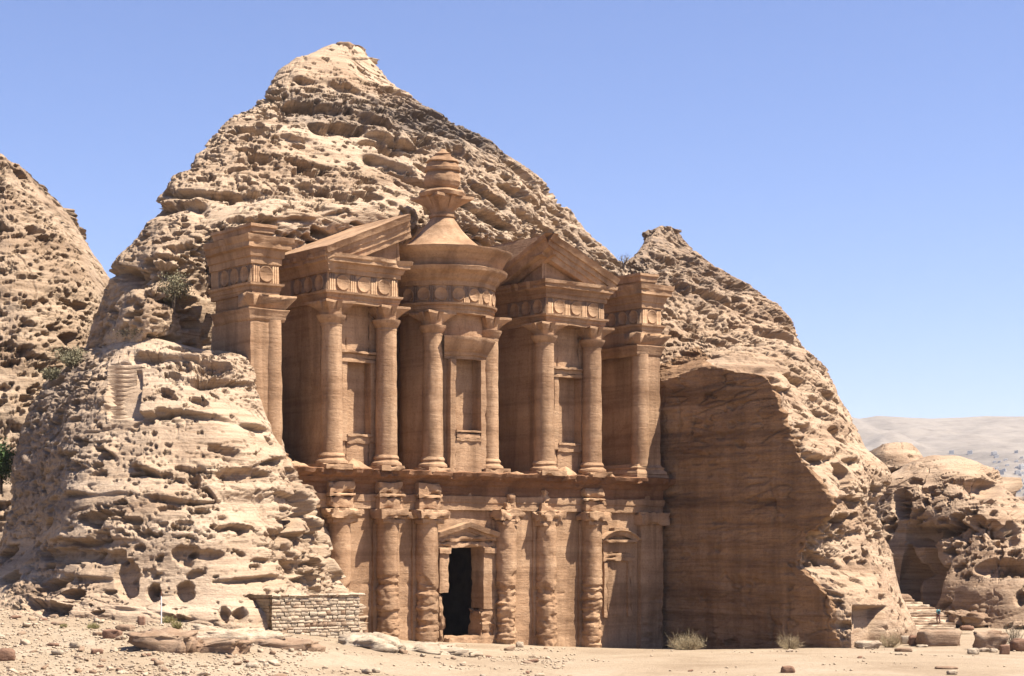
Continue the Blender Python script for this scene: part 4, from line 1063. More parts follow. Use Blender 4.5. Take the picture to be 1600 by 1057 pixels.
LC = [(U(530, .5), 0), (U(606, .5), 0), (U(667, .5), 0), (U(790.5, .5), 1), (U(853.5, .5), 1), (U(924.5, .5), 0)]
def lower_column(u, worn, i):
    d, r = 0.45, 1.02
    c = empty('lower_column', (u, -d, 0), 0, TEMPLE)
    def add(mb, name): o = build(mb, name, M_carved, c); o.location = (-u, d, 0); return o
    top = 10.55
    mb = MB(); lathe(mb, u, d, [(r * 1.0, -2.0), (r, 4), (r * .96, top + .1)], 64, .10, .035, low=.29, chip=.06 if not worn else .22)
    add(mb, 'shaft')
    # quarter pilaster the column grows out of
    mb = MB(); rbox(mb, u - 1.28, u + 1.28, -.5, .22, -2, top + .2, .3, .05, .08, low=.2); add(mb, 'pilaster')
    mb = MB(); h = 1.6
    if worn:
        k = 0.25 if i == 3 else -0.15
        rbox(mb, u - 1.15, u + 1.2, -.3, d + .95, top - .35, top + .15, .15, .10, .3)
        rbox(mb, u - 1.45, u + 1.4, -.3, d + 1.15, top + .1, top + 1.05 + k * .3, .15, .16, .6)
        rbox(mb, u - .75 + k, u + .55 + k, -.4, d + .55, top + .95, top + 1.75, .15, .16, .5)
        rbox(mb, u - .35 + k, u + .45 + k, -.4, d + .35, top + 1.6, top + 2.7 - k, .15, .14, .5)
    else:
        V = MB(); rbox(mb, u - 1.2, u + 1.2, -.3, d + 1.05, top - .25, top + .2, .2, .05, .12)
        rbox(mb, u - h, u + h, -.3, d + 1.42, top + .18, top + .98, .2, .06, .35)
    add(mb, 'capital')
    if not worn:
        mb = MB(); rbox(mb, u - 1.22, u + 1.22, -.5, d + .62, top + 1.0, top + 1.95, .25, .05, .2); rbox(mb, u - 1.4, u + 1.4, -.5, d + .85, top + 1.95, top + 2.25, .25, .06, .3); rbox(mb, u - 1.22, u + 1.22, -.5, d + .55, top + 2.25, top + 3.2, .25, .06, .2)
        add(mb, 'entablature_block')
for i, (u, wn) in enumerate(LC): lower_column(u, wn, i)
# right corner pilaster
ur0, ur1 = U(1001, .5), U(1036, .5)
pil = empty('corner_pilaster', (ur0, -.5, 0), 0, TEMPLE)
def padd(mb, name): o = build(mb, name, M_carved, pil); o.location = (-ur0, .5, 0); return o
mb = MB(); rbox(mb, ur0, ur1, -3, .55, -2, 10.4, .3, .05, .12, low=.3); padd(mb, 'shaft')
mb = MB(); rbox(mb, ur0 - .35, ur1 + .55, -3, 1.1, 10.4, 11.6, .25, .06, .3); padd(mb, 'capital')
# entablature and ledge
uL, uR = uwl - 1, U(1038, .6)
mb = MB(); sweep(mb, [(uL, .35), (uR, .35), (uR, DB)], [(-1.2, 11.55), (.02, 11.55), (.05, 12.15), (.12, 12.2), (.14, 12.75), (-.3, 12.8)], .25, .06, .3); build(mb, 'lower_architrave', M_carved, TEMPLE)
mb = MB(); sweep(mb, [(uL, .35), (uR, .35), (uR, DB)], [(-.5, 12.75), (.0, 12.78), (.05, 13.6), (.35, 13.8), (.5, 14.1), (.95, 14.25), (1.25, 14.45), (1.35, 14.75), (1.2, 14.82), (-2.2, 14.84)], .2, .10, .5)
o = build(mb, 'ledge', M_ledge, TEMPLE); o['label'] = 'reddish weathered ledge under the upper columns'
mb = MB(); rbox(mb, uL, uR - .05, DB - 2, .3, 11.6, Z0 - .02, .8, .02, 0); build(mb, 'entablature_core', M_carved, TEMPLE)

# blind niches with a segmental pediment in the outer bays
def arch_niche(u, w, zs, zh, ztop):
    a = empty('arched_niche', (u, 0, zs), 0, TEMPLE)
    def add(mb, name): o = build(mb, name, M_carved, a); o.location = (-u, 0, -zs); return o
    mb = MB(); rbox(mb, u - w - .5, u - w, -.3, .3, zs, zh, .3, .05, .1, low=.15); add(mb, 'jamb')
    mb = MB(); rbox(mb, u + w, u + w + .5, -.3, .3, zs, zh, .3, .05, .1, low=.15); add(mb, 'jamb')
    mb = MB(); rbox(mb, u - w - .75, u + w + .75, -.3, .45, zh, zh + .35, .25, .04, .12); rbox(mb, u - w - .6, u + w + .6, -.3, .35, zh + .35, zh + .75, .25, .04, .1); rbox(mb, u - w - .95, u + w + .95, -.3, .7, zh + 1.75, zh + 2.0, .25, .04, .15); rbox(mb, u - w - .6, u + w + .6, -.3, .3, zh + .7, zh + 1.8, .25, .04, .1); add(mb, 'lintel')
    hw = w + 1.1; rise = ztop - zh - 2.0; Rr = (hw * hw + rise * rise) / (2 * rise); cz = ztop - Rr; am = math.asin(min(1, hw / Rr))
    A = np.linspace(-am, am, 22); mb = MB()
    pr = [(-.45, -.1), (-.45, .5), (-.1, .6), (0, .85), (.08, .85), (.08, -.1)]
    R = np.array([Rr + p[0] for p in pr]); O = np.array([p[1] for p in pr])
    mb.grid(vrough(loc(u + np.sin(A)[:, None] * R, np.broadcast_to(O[None], (22, 6)), cz + np.cos(A)[:, None] * R), .04)); add(mb, 'segmental_pediment')
    mb = MB(); rbox(mb, u - .9, u + .9, -.3, .75, ztop + .02, ztop + .25, .25, .04, .1); rbox(mb, u - .7, u + .7, -.3, .5, ztop - .2, ztop + .02, .25, .04, .1); add(mb, 'acroterion')
    mb = MB(); rbox(mb, u - w, u + w, -.25, .06, zs, zh, .3, .05, .05); add(mb, 'back_panel')
nu = U(966, .3)
arch_niche(nu, 1.25, ZF(966, 965, .2), ZF(966, 877, .2), ZF(966, 829, .6))
arch_niche(-nu - .6, 1.25, 2.7, ZF(966, 877, .2), ZF(966, 829, .6))

# debris on the ledge
for (X, Yw, h) in ((556, 3.2, .9), (888, 3.0, .9), (812, 2.0, .45), (465, 2.5, .6), (960, 1.6, .4)):
    u = U(X, .6); mb = MB()
    A = np.linspace(0, 2 * math.pi, 22, endpoint=False); S = np.linspace(0, 1, 8)
    R = (1 - S[None] ** 1.5) * (Yw * .5) * (1 + .3 * np.sin(A * 3 + X)[:, None]); Z = Z0 - .1 + h * S[None] * np.ones_like(R)
    P = loc(u + R * np.sin(A)[:, None], .2 + .55 * R * np.cos(A)[:, None], Z)
    mb.grid(vrough(P, .18), closed_u=True); build(mb, 'ledge_rubble', M_carved, TEMPLE, smooth=False)

SHARP[0] = False
# ------------------------------------------------------------------ loose things around the temple
_gc = {}
def hit(X, Y, d0=95.0, d1=240.0):
    """where the ground lies under the line of sight to photo pixel (X, Y)"""
    Ds = np.linspace(d0, d1, 580); z = H + (YH - Y) * Ds / F
    g = ground_z((X - 800) * Ds / F, Ds, False); i = int(np.argmax(z <= g)) if (z <= g).any() else len(Ds) - 1
    D = Ds[i]; x = (X - 800) * D / F
    return np.array([x, D, gz(x, D)])

M_boulder = rock_material('boulder_sandstone', (0.279, 0.205, 0.139), (0.230, 0.152, 0.097), (0.189, 0.115, 0.070), VARN_SHADE, 0.2, 0.4, 0.5, 0, 6)
M_red_rock = rock_material('red_boulder', (0.213, 0.127, 0.082), (0.180, 0.102, 0.066), (0.139, 0.074, 0.045), VARN_SHADE, 0.2, 0.4, 0.5, 0, 6)
M_pale_rock = rock_material('bleached_rock', (0.36, 0.295, 0.215), (0.32, 0.25, 0.175), (0.26, 0.19, 0.13), VARN_SHADE, 0.2, 0.5, 0.4, 0, 6)
M_stone = rock_material('wall_stone', (0.45, 0.355, 0.255), (0.395, 0.30, 0.205), (0.33, 0.24, 0.158), VARN_SHADE, 0.1, 0.6, 1.6, 0, 6)

def rock_mesh(name, w, dpt, h, seed, n=18, power=0.55, rough=0.12, tilt=0.0, layered=0.0):
    """boulder: rounded box of w x dpt x h with chipped, bedded sides; base at z = 0"""
    A = np.linspace(0, 2 * math.pi, n * 2, endpoint=False); T = np.linspace(-math.pi / 2, math.pi / 2, n)
    f = lambda v: np.sign(v) * np.abs(v) ** power
    x = f(np.cos(A))[:, None] * f(np.cos(T))[None]; y = f(np.sin(A))[:, None] * f(np.cos(T))[None]; z = np.broadcast_to(f(np.sin(T))[None], x.shape)
    P = np.stack([x * w / 2, y * dpt / 2, z * h / 2], -1)
    m = (w * dpt * h) ** (1 / 3)
    o = seed * 7.31
    nn = fbm(P / (m * .55) + o, 4, seed)[..., None]
    P = P * (1 + rough * 1.6 * nn)
    f1, f2, r1, r2 = worley(P / (m * .42) + o, seed + 3); P = P * (1 + 1.5 * rough * (r1[..., None] - .5))
    f1, f2, r1, r2 = worley(P / (m * .16) + o, seed + 4); P = P * (1 + .5 * rough * (r1[..., None] - .5))
    if layered: P[..., :2] *= (1 + layered * noise(np.stack([P[..., 0] * .3 + o, P[..., 1] * .3, P[..., 2] / (h * .13)], -1), seed + 5))[..., None]
    P[..., 2] += P[..., 0] * tilt + h * 0.40
    mb = MB(); mb.grid(P, closed_u=True); return mb.mesh(name, False)

def boulder(name, X0, X1, Yb, Yt, label, mat, seed, cat='boulder', dpt=None, rz=0.0, D=None, group=None, sink=0.0, **kw):
    p = hit((X0 + X1) / 2, Yb) if D is None else world((X0 + X1) / 2, Yb, D)
    s = p[1] / F; w_, h_ = (X1 - X0) * s, (Yb - Yt) * s
    me = rock_mesh(name, w_, dpt or w_ * .7, h_ * 1.12 * (1 + sink), seed, **kw)
    o = link(name, me, mat, None, (p[0], p[1] + (dpt or w_ * .7) * .3, p[2] - .02 * h_ - sink * h_ if D is None else p[2]), (0, 0, rz))
    return tag(o, label, cat, group)

boulder('boulder', 1437, 1503, 1010, 985, 'long rounded reddish boulder in front of the stone stairs', M_boulder, 3, dpt=2.2, power=.42, rough=.10)
boulder('boulder', 1420, 1440, 1009, 993, 'small reddish boulder touching the left end of the long boulder', M_red_rock, 4, power=.5)
boulder('boulder', 1408, 1423, 1007, 994, 'pale squarish stone beside the dry bush at the stairs', M_pale_rock, 5, power=.4, rough=.08)
boulder('boulder', 1527, 1573, 1016, 989, 'large angular brown boulder right of the stairs', M_boulder, 6, power=.5, rough=.16)
boulder('boulder', 1582, 1625, 1018, 998, 'brown boulder cut off by the right edge of the photo', M_red_rock, 7, power=.5)
boulder('boulder', 1563, 1578, 1023, 1008, 'small cube-like reddish stone between the two brown boulders', M_red_rock, 8, power=.32, rough=.06)
boulder('boulder', 1512, 1530, 1023, 1013, 'pale pointed stone in front of the angular brown boulder', M_pale_rock, 9, power=.7)
boulder('boulder', 1530, 1546, 1019, 1013, 'pale flat stone leaning against the angular brown boulder', M_pale_rock, 10, power=.7)
boulder('boulder', 1546, 1560, 1020, 1014, 'pale stone lying at the right foot of the angular brown boulder', M_pale_rock, 11, power=.7)
boulder('boulder', 1338, 1378, 1014, 1002, 'low pale rounded rock at the foot of the right cliff', M_pale_rock, 12, power=.6, layered=.1)
boulder('boulder', 1400, 1424, 1019, 1013, 'flat brown slab lying on sand left of the long boulder', M_boulder, 13, power=.6, cat='rock slab')
boulder('boulder', 1432, 1449, 1012, 1008, 'thin pale slab before the long boulder', M_pale_rock, 14, power=.6, cat='rock slab')
boulder('boulder', 1463, 1497, 1046, 1042, 'long thin brown slab lying flat on the sand at the lower right', M_boulder, 15, power=.6, cat='rock slab')
boulder('boulder', 1480, 1497, 1055, 1048, 'small pale stone under the long thin slab at the lower right', M_pale_rock, 16, power=.7)
boulder('boulder', 1221, 1243, 1052, 1041, 'lone reddish stone on bare sand below the cliff', M_red_rock, 17, power=.6)
boulder('boulder', 1500, 1522, 985, 978, 'flat reddish rock on the slope right of the stairs', M_red_rock, 18, power=.6, D=186)
boulder('bedrock_hump', 528, 622, 1013, 996, 'bright bleached bedrock hump left of the doorway', M_pale_rock, 19, cat='bedrock', dpt=4.5, power=.8, rough=.22, layered=.12, sink=1.6, n=40)
boulder('bedrock_slab', 575, 740, 1019, 1007, 'flat bleached rock slab on the ground before the doorway', M_pale_rock, 20, cat='bedrock', dpt=5, power=.8, rough=.24, layered=.16, sink=1.5, n=40)
boulder('boulder', 561, 572, 996, 986, 'reddish stone propped against the right end of the stone wall', M_red_rock, 21, power=.6)
boulder('boulder', 806, 818, 1012, 1003, 'small white stone between two columns right of the doorway', M_pale_rock, 22, power=.6)
boulder('rock_ledge', 212, 300, 1017, 990, 'low reddish rock ledge cracked in two on the left ground', M_boulder, 23, cat='rock ledge', dpt=3.0, power=.36, rough=.22, layered=.2, sink=.5, n=28)
boulder('rock_ledge', 290, 385, 1020, 1004, 'low banded rock ledge right of the cracked ledge', M_boulder, 24, cat='rock ledge', dpt=2.4, power=.4, rough=.22, layered=.22, sink=.8, n=28)
boulder('rock_ledge', 385, 495, 1013, 1000, 'smooth low brown rock ledge below the stone wall', M_boulder, 25, cat='rock ledge', dpt=2.5, power=.6, rough=.18, layered=.15, sink=1.2, n=28)
boulder('rock_ledge', 290, 430, 1000, 985, 'broad pale rock shelf under the left cliff', M_stone, 26, cat='rock ledge', dpt=3.0, power=.5, rough=.22, layered=.18, sink=1.0, n=28)
boulder('boulder', 160, 188, 1000, 986, 'reddish tilted stone on the left ground', M_red_rock, 27, power=.5)
boulder('boulder', 142, 160, 1022, 1015, 'reddish flat stone lowest on the left ground', M_red_rock, 28, power=.5)
boulder('boulder', 180, 208, 986, 976, 'pinkish flat stone at the foot of the left rock', M_boulder, 29, power=.5)
boulder('boulder', 215, 226, 977, 963, 'dark leaning stone left of the white pole', M_red_rock, 30, power=.4)
boulder('boulder', -8, 22, 1032, 1014, 'reddish boulder at the left edge of the ground', M_red_rock, 31, power=.6)
boulder('boulder', 1390, 1428, 950, 928, 'big smooth rounded rock beside the top of the stone stairs', M_boulder, 32, D=207, power=.8, rough=.06)
boulder('boulder', 1488, 1556, 982, 958, 'broad sloping rock slab right of the stairs', M_boulder, 33, D=197, power=.6, rough=.22, layered=.16, dpt=5, n=36, tilt=-.12)
boulder('balanced_rock', 524, 551, 79, 65, 'dark weathered rock slab overhanging the very summit', M_boulder, 34, D=180.5, cat='rock slab', power=.6, layered=.1, dpt=1.4)

# --- scattered stones
KINDS = [rock_mesh('loose_stone', 1, .8, .55, 40 + i, n=7, power=.6, rough=.2) for i in range(6)]
for k, me in enumerate(KINDS): me.materials.append((M_boulder, M_stone, M_pale_rock, M_red_rock, M_stone, M_boulder)[k])
cand = []
r5 = np.random.default_rng(5)
while len(cand) < 6500:
    D = 98 + 52 * r5.random() ** 1.2; X = -20 + 1640 * r5.random()
    x = (X - 800) * D / F
    dens = 0.85 if X < 480 else (0.42 if X < 900 else 0.14)
    if noise(np.array([[x / 4, D / 4, 0.]]), 61)[0] < 0.45 - dens: continue
    if r5.random() > dens + .1: continue
    sz = 0.07 + 0.13 * r5.random() ** 2 + (0.30 * r5.random() ** 2 if r5.random() < 0.10 else 0)
    cand.append((sz, x, D))
X_ = np.array([c[1] for c in cand]); D_ = np.array([c[2] for c in cand]); Z_ = ground_z(X_, D_)
order = np.argsort([-c[0] / c[2] for c in cand])
NAMES = {0: 'brown', 1: 'tan', 2: 'pale', 3: 'reddish', 4: 'tan', 5: 'brown'}
for q in order[:280]:
    sz, x, D = cand[q]; k = int(r5.integers(0, 6))
    o = bpy.data.objects.new('loose_stone', KINDS[k]); COL.objects.link(o)
    o.location = (x, D, Z_[q] - .03 * sz); sc = sz * (0.8 + .5 * r5.random()) * 1.25
    o.scale = (sc * (1 + .6 * r5.random()), sc, sc * (.7 + .5 * r5.random())); o.rotation_euler = (.3 * r5.random(), .3 * r5.random(), 6.28 * r5.random())
    tag(o, 'small loose %s stone scattered on the open sandy ground' % NAMES[k], 'stone', 'loose %s stones scattered on the sandy ground' % NAMES[k])
base = [np.array([v.co for v in m.vertices]) for m in [rock_mesh('pebble', 1, .8, .55, 60 + i, n=4, power=.7, rough=.2) for i in range(4)]]
qd = np.array([list(p.vertices) for p in rock_mesh('pebble', 1, .8, .55, 60, n=4, power=.7, rough=.2).polygons if len(p.vertices) == 4])
mb = MB()
for q in order[280:]:
    sz, x, D = cand[q]; V = base[int(r5.integers(0, 4))]; a = 6.28 * r5.random(); ca, sa = math.cos(a), math.sin(a)
    W = V * sz * 1.2; W = np.stack([W[:, 0] * ca - W[:, 1] * sa + x, W[:, 0] * sa + W[:, 1] * ca + D, W[:, 2] + Z_[q]], -1)
    mb.polys(W, qd)
tag(build(mb, 'gravel', M_stone, None, smooth=False), kind='stuff')

# --- retaining wall of squared stones
p0 = world(424, 992, 121.5); p1 = world(561, 990, 126.0)
wl_ = np.linalg.norm((p1 - p0)[:2]); ang = math.atan2(p1[1] - p0[1], p1[0] - p0[0]); zb = min(gz(p0[0], p0[1]), gz(p1[0], p1[1])) - .5
zt_ = H + (YH - 931) * 122.5 / F
RW = tag(empty('stone_wall', (p0[0], p0[1], zb), ang), 'dry stone retaining wall of small squared blocks against the left rock', 'stone wall')
hgt = zt_ - zb
mb = MB(); rbox(mb, .06, wl_ - .04, -2.8, -.12, 0, hgt - .05, .5, .02, 0); build(mb, 'core', M_stone, RW)
SV = []
for i in range(5):
    mb = MB(); V = []
    r6 = np.random.default_rng(70 + i)
    J = lambda: (r6.random(3) - .5) * .20
    c8 = [np.array(c, float) + J() for c in ((-.5, -.5, -.5), (.5, -.5, -.5), (.5, .5, -.5), (-.5, .5, -.5), (-.5, -.5, .5), (.5, -.5, .5), (.5, .5, .5), (-.5, .5, .5))]
    top = [c * np.array([.93, 1, .90]) + np.array([0, -.09, 0]) for c in (c8[0], c8[1], c8[5], c8[4])]
    V = c8 + top
    mb.polys(V, [(3, 2, 6, 7), (0, 3, 7, 4), (1, 2, 6, 5), (4, 5, 6, 7), (0, 1, 2, 3), (0, 1, 9, 8), (1, 5, 10, 9), (5, 4, 11, 10), (4, 0, 8, 11), (8, 9, 10, 11)])
    me = mb.mesh('stone', False); me.materials.append((M_stone, M_stone, M_pale_rock, M_stone, M_boulder)[i]); SV.append(me)
zc = 0.0; row = 0
rw = np.random.default_rng(77)
def stone(x, y, z, w_, d_, h_, rz=0.0):
    o = bpy.data.objects.new('stone', SV[int(rw.choice([0, 1, 2, 3, 3, 0, 1, 2, 2, 4]))]); COL.objects.link(o); o.parent = RW
    o.location = (x, y, z); o.scale = (w_, d_, h_); o.rotation_euler = (0, 0, rz)
while zc < hgt - .12:
    rh = .17 + .15 * rw.random() if zc > .9 else .34
    x = 0.0
    while x < wl_ - .1:
        sw = (.30 + .45 * rw.random()) * (1.0 if zc > .9 else 1.5); sw = min(sw, wl_ - x)
        stone(x + sw / 2, .05 + .06 * rw.random(), zc + rh / 2 + .03 * (rw.random() - .5), sw - .010, .34, rh - .008)
        x += sw
    y = .25
    while y < 2.6:
        sw = .4 + .4 * rw.random(); stone(.03, y + sw / 2, zc + rh / 2, sw - .03, .2, rh - .03, math.pi / 2); y += sw
    zc += rh; row += 1
x = 0.0
while x < wl_:
    sw = .5 + .6 * rw.random(); stone(x + sw / 2, .25, hgt, sw - .03, .75, .14); x += sw

# --- thin pole
pp = hit(252, 976)
pole = tag(empty('pole', tuple(pp)), 'thin white metal pole standing in front of the left rock', 'pole')
M_white = plain('white_paint', (0.590, 0.582, 0.558), .5, .05, 5, 0)
M_rust = plain('rusty_metal', (0.131, 0.066, 0.041), .8, .3, 8, 0)
def tube(mb, pts, rad, seg=8):
    pts = np.array(pts, float); n = len(pts); rad = np.broadcast_to(np.asarray(rad, float), (n,))
    t = np.gradient(pts, axis=0); t /= np.linalg.norm(t, axis=1, keepdims=True) + 1e-9
    ref = np.where(np.abs(t[:, 2:3]) > .9, np.array([[1., 0, 0]]), np.array([[0, 0, 1.]]))
    a = np.cross(t, ref); a /= np.linalg.norm(a, axis=1, keepdims=True); b_ = np.cross(t, a)
    A = np.linspace(0, 2 * math.pi, seg, endpoint=False)
    P = pts[:, None] + rad[:, None, None] * (np.cos(A)[None, :, None] * a[:, None] + np.sin(A)[None, :, None] * b_[:, None])
    mb.grid(P, closed_v=True)
sc_ = pp[1] / F; hh_ = 44 * sc_
mb = MB(); tube(mb, [(0, 0, -.2), (0, 0, hh_)], .045); build(mb, 'shaft', M_white, pole)
mb = MB(); tube(mb, [(0, 0, hh_ - .02), (0, 0, hh_ + .3)], [.06, .05]); tube(mb, [(-.03, -.01, hh_ + .2), (.03, .01, hh_ + .22)], .03); build(mb, 'tip', M_rust, pole)

# --- stairs cut into the left rock
T0, T1 = left_depth(192, 652), left_depth(192, 574)
n_st = 12
ST_ = tag(empty('rock_stairs', (T0[0], T0[1], T0[2])), 'narrow flight of steps cut into the top of the left rock', 'stairs')
for i in range(n_st):
    t = i / (n_st - 1); q = T0 + (T1 - T0) * t - T0
    wd = 2.5 - .15 * t
    mb = MB(); rbox(mb, -wd / 2, wd / 2, -(.9), .12 + .06 * math.sin(i * 1.7), -.5, .02 + .03 * math.sin(i * 3.1), .15, .03, .10)
    o = build(mb, 'step', M_rock, ST_); o.location = (q[0], q[1] - .25, q[2] + .12)

# --- stone stairs at the right
b0 = world(1459, 986, 193); t0 = world(1394, 930, 208)
SR = tag(empty('stone_stairs', tuple(b0)), 'wide worn stone stairs climbing between the right cliff and the rocky hill', 'stairs')
n_st = 15
for i in range(n_st):
    t = i / (n_st - 1)
    Yi = 986 - 56 * t; Di = 193 + 15 * t
    XL = np.interp(t, [0, .35, .75, 1], [1436, 1422, 1404, 1386]); XR = np.interp(t, [0, .4, .75, 1], [1488, 1490, 1444, 1402])
    L_, R_ = world(XL, Yi, Di) - b0, world(XR, Yi, Di) - b0
    mb = MB(); rbox(mb, L_[0] - .3, R_[0] + .3, -Di + b0[1] - 1.6, -Di + b0[1] + .12, L_[2] - .9, L_[2] + .06, .25, .05, .14)
    build(mb, 'step', M_stone if i % 3 else M_boulder, SR)

# --- person on the stairs
def skin_body(name, verts, edges, radii, mat, parent, sub=2, root=0):
    me = bpy.data.meshes.new(name); me.from_pydata(verts, edges, []); me.update()
    o = link(name, me, mat, parent)
    m = o.modifiers.new('skin', 'SKIN'); m.use_smooth_shade = True
    if not me.skin_vertices: 
        bm = bmesh.new(); bm.from_mesh(me); bm.verts.layers.skin.verify(); bm.to_mesh(me); bm.free()
    for i, rr in enumerate(radii):
        me.skin_vertices[0].data[i].radius = (rr, rr) if not isinstance(rr, tuple) else rr
        me.skin_vertices[0].data[i].use_root = (i == root)
    s_ = o.modifiers.new('sub', 'SUBSURF'); s_.levels = sub; s_.render_levels = sub
    return o
M_skin = plain('skin', (0.246, 0.139, 0.090), .6, .08, 12, 0)
M_shirt = plain('teal_shirt', (0.082, 0.205, 0.213), .9, .15, 10, 0)
M_pants = plain('maroon_trousers', (0.107, 0.049, 0.045), .9, .15, 10, 0)
M_hair = plain('dark_hair', (0.016, 0.013, 0.011), .7, .2, 20, 0)
M_pack = plain('dark_backpack', (0.021, 0.029, 0.041), .8, .2, 10, 0)
M_shoe = plain('dark_shoes', (0.025, 0.023, 0.021), .8, .2, 10, 0)
fp = world(1466, 976, 196.0); fp[2] = b0[2] + (world(1466, 986 - 56 * .2, 196) - b0)[2] + .06
PE = tag(empty('person', tuple(fp), math.radians(200)), 'person in teal top and dark trousers with a backpack walking on the stone stairs', 'person')
# facing -y in own frame; standing mid-stride
V = [(0, 0, .95), (0, 0, 1.12), (0, .01, 1.32), (0, .01, 1.44), (0, 0, 1.53), (0, -.01, 1.62), (0, -.01, 1.72),
     (.10, 0, .90), (.11, -.10, .50), (.11, -.04, .09), (.11, -.20, .05),
     (-.10, 0, .90), (-.11, .04, .48), (-.11, .20, .12), (-.11, .08, .05),
     (.19, .01, 1.42), (.25, .04, 1.14), (.24, -.08, .90), (-.19, .01, 1.42), (-.25, -.02, 1.14), (-.24, -.14, .92)]
E = [(0, 1), (1, 2), (2, 3), (3, 4), (4, 5), (5, 6), (0, 7), (7, 8), (8, 9), (9, 10), (0, 11), (11, 12), (12, 13), (13, 14), (3, 15), (15, 16), (16, 17), (3, 18), (18, 19), (19, 20)]
R_ = [.12, .115, .13, .09, .05, .085, .075, .085, .06, .04, .035, .085, .06, .04, .035, .055, .042, .032, .055, .042, .032]
for sgn, wi in ((1, 17), (-1, 20)):
    wx, wy, wz = V[wi]; pi_ = len(V); V.append((wx, wy - .02, wz - .08)); E.append((wi, pi_)); R_.append(.034)
    for k, ln in enumerate((.075, .085, .08, .06)):
        fx = wx; fy = wy - .05 + k * .022
        V += [(fx, fy, wz - .12), (fx - sgn * .012, fy, wz - .12 - ln)]; E += [(pi_, len(V) - 2), (len(V) - 2, len(V) - 1)]; R_ += [.009, .007]
    V += [(wx - sgn * .02, wy - .06, wz - .07), (wx - sgn * .025, wy - .08, wz - .12)]; E += [(pi_, len(V) - 2), (len(V) - 2, len(V) - 1)]; R_ += [.011, .009]
skin_body('body', V, E, R_, M_skin, PE)
skin_body('shirt', [(0, 0, .88), (0, 0, 1.12), (0, .01, 1.34), (0, .01, 1.45), (.19, .01, 1.42), (.25, .04, 1.16), (-.19, .01, 1.42), (-.25, -.02, 1.16)],
          [(0, 1), (1, 2), (2, 3), (3, 4), (4, 5), (3, 6), (6, 7)], [(.17, .13), (.155, .125), (.17, .14), .10, .075, .065, .075, .065], M_shirt, PE)
skin_body('trousers', [(0, 0, .95), (.10, 0, .88), (.11, -.10, .50), (.11, -.04, .12), (-.10, 0, .88), (-.11, .04, .48), (-.11, .19, .15)],
          [(0, 1), (1, 2), (2, 3), (0, 4), (4, 5), (5, 6)], [.145, .11, .085, .07, .11, .085, .07], M_pants, PE)
for sx, y0, z0 in ((.11, -.04, .05), (-.11, .14, .07)):
    skin_body('shoe', [(sx, y0 + .05, z0), (sx, y0 - .06, z0), (sx, y0 - .18, z0 - .02)], [(0, 1), (1, 2)], [.05, .055, .045], M_shoe, PE, 1)
skin_body('hair', [(0, .03, 1.60), (0, .03, 1.70), (0, -.01, 1.75)], [(0, 1), (1, 2)], [.08, .088, .07], M_hair, PE)
skin_body('backpack', [(0, .19, 1.02), (0, .21, 1.18), (0, .19, 1.40)], [(0, 1), (1, 2)], [(.14, .10), (.15, .11), (.12, .08)], M_pack, PE)
mb = MB()
for sx in (.03, -.03): tube(mb, [(sx, -.098, 1.63), (sx, -.10, 1.632)], .011, 6)
tube(mb, [(0, -.095, 1.62), (0, -.115, 1.60), (0, -.098, 1.585)], [.01, .014, .01], 6); build(mb, 'face', M_hair if False else M_skin, PE)

# --- plants
M_dry = plain('dry_twigs', (0.279, 0.213, 0.123), .9, .35, 9, 0)
M_olive = plain('olive_leaves', (0.18, 0.16, 0.095), .8, .35, 3, 0)
M_green = plain('green_leaves', (0.05, 0.08, 0.025), .7, .4, 3, 0)
M_bark = plain('grey_bark', (0.123, 0.094, 0.070), .9, .3, 8, 0)
M_grass = plain('dry_grass', (0.213, 0.180, 0.074), .9, .35, 9, 0)
def dry_bush(name, X, Yb, wpx, hpx, label, mat, seed, n=170, leafy=0.0, group=None, p=None):
    p = hit(X, Yb) if p is None else p; s = p[1] / F; R, hgt_ = wpx * s / 2, hpx * s
    r = np.random.default_rng(seed)
    root = tag(empty(name, tuple(p)), label, 'bush', group)
    mb = MB(); lf = MB()
    for i in range(n):
        a = 6.28 * r.random(); rr = R * r.random() ** .5; hh = hgt_ * (.3 + .65 * r.random()) * (1 - .45 * (rr / R) ** 2)
        tip = np.array([rr * math.cos(a), rr * math.sin(a), hh]); b_ = np.array([.25 * rr * math.cos(a), .25 * rr * math.sin(a), -.05])
        mid = (tip * .55 + b_ * .45) * np.array([1.1, 1.1, .9]) + (r.random(3) - .5) * .12 * R
        tube(mb, [b_, mid, tip], [.018, .013, .006], 3)
        for k in range(3):
            q = mid + (tip - mid) * r.random(); dv = (r.random(3) - np.array([.5, .5, .2])) * R * .6
            tube(mb, [q, q + dv * .5, q + dv], [.01, .008, .004], 3)
            if leafy:
                for _ in range(int(leafy)):
                    c = q + dv * r.random() + (r.random(3) - .5) * .08; e1 = (r.random(3) - .5); e1 *= .05 / np.linalg.norm(e1); e2 = np.cross(e1, r.random(3) - .5); e2 *= .022 / (np.linalg.norm(e2) + 1e-6)
                    lf.polys([c - e1, c - e2, c + e1, c + e2], [(0, 1, 2, 3)])
    build(mb, 'twigs', mat, root, False)
    if leafy: build(lf, 'leaves', M_olive, root, False)
    return root
dry_bush('dry_bush', 1074, 1016, 62, 28, 'wide grey-brown dry bush at the foot of the cut cliff wall, beside the corner pilaster', M_dry, 1, 150, 2)
dry_bush('dry_bush', 1234, 1015, 44, 27, 'straw-coloured dry bush in front of the middle of the cut cliff wall', M_dry, 2, 95)
dry_bush('dry_bush', 1390, 1012, 46, 28, 'straw-coloured dry bush left of the stone stairs and boulders', M_dry, 3, 110)
dry_bush('dry_bush', 1583, 1000, 34, 34, 'dark leggy bush behind the boulders at the right edge', M_bark, 4, 60, 2, None, hit(1583, 1006))
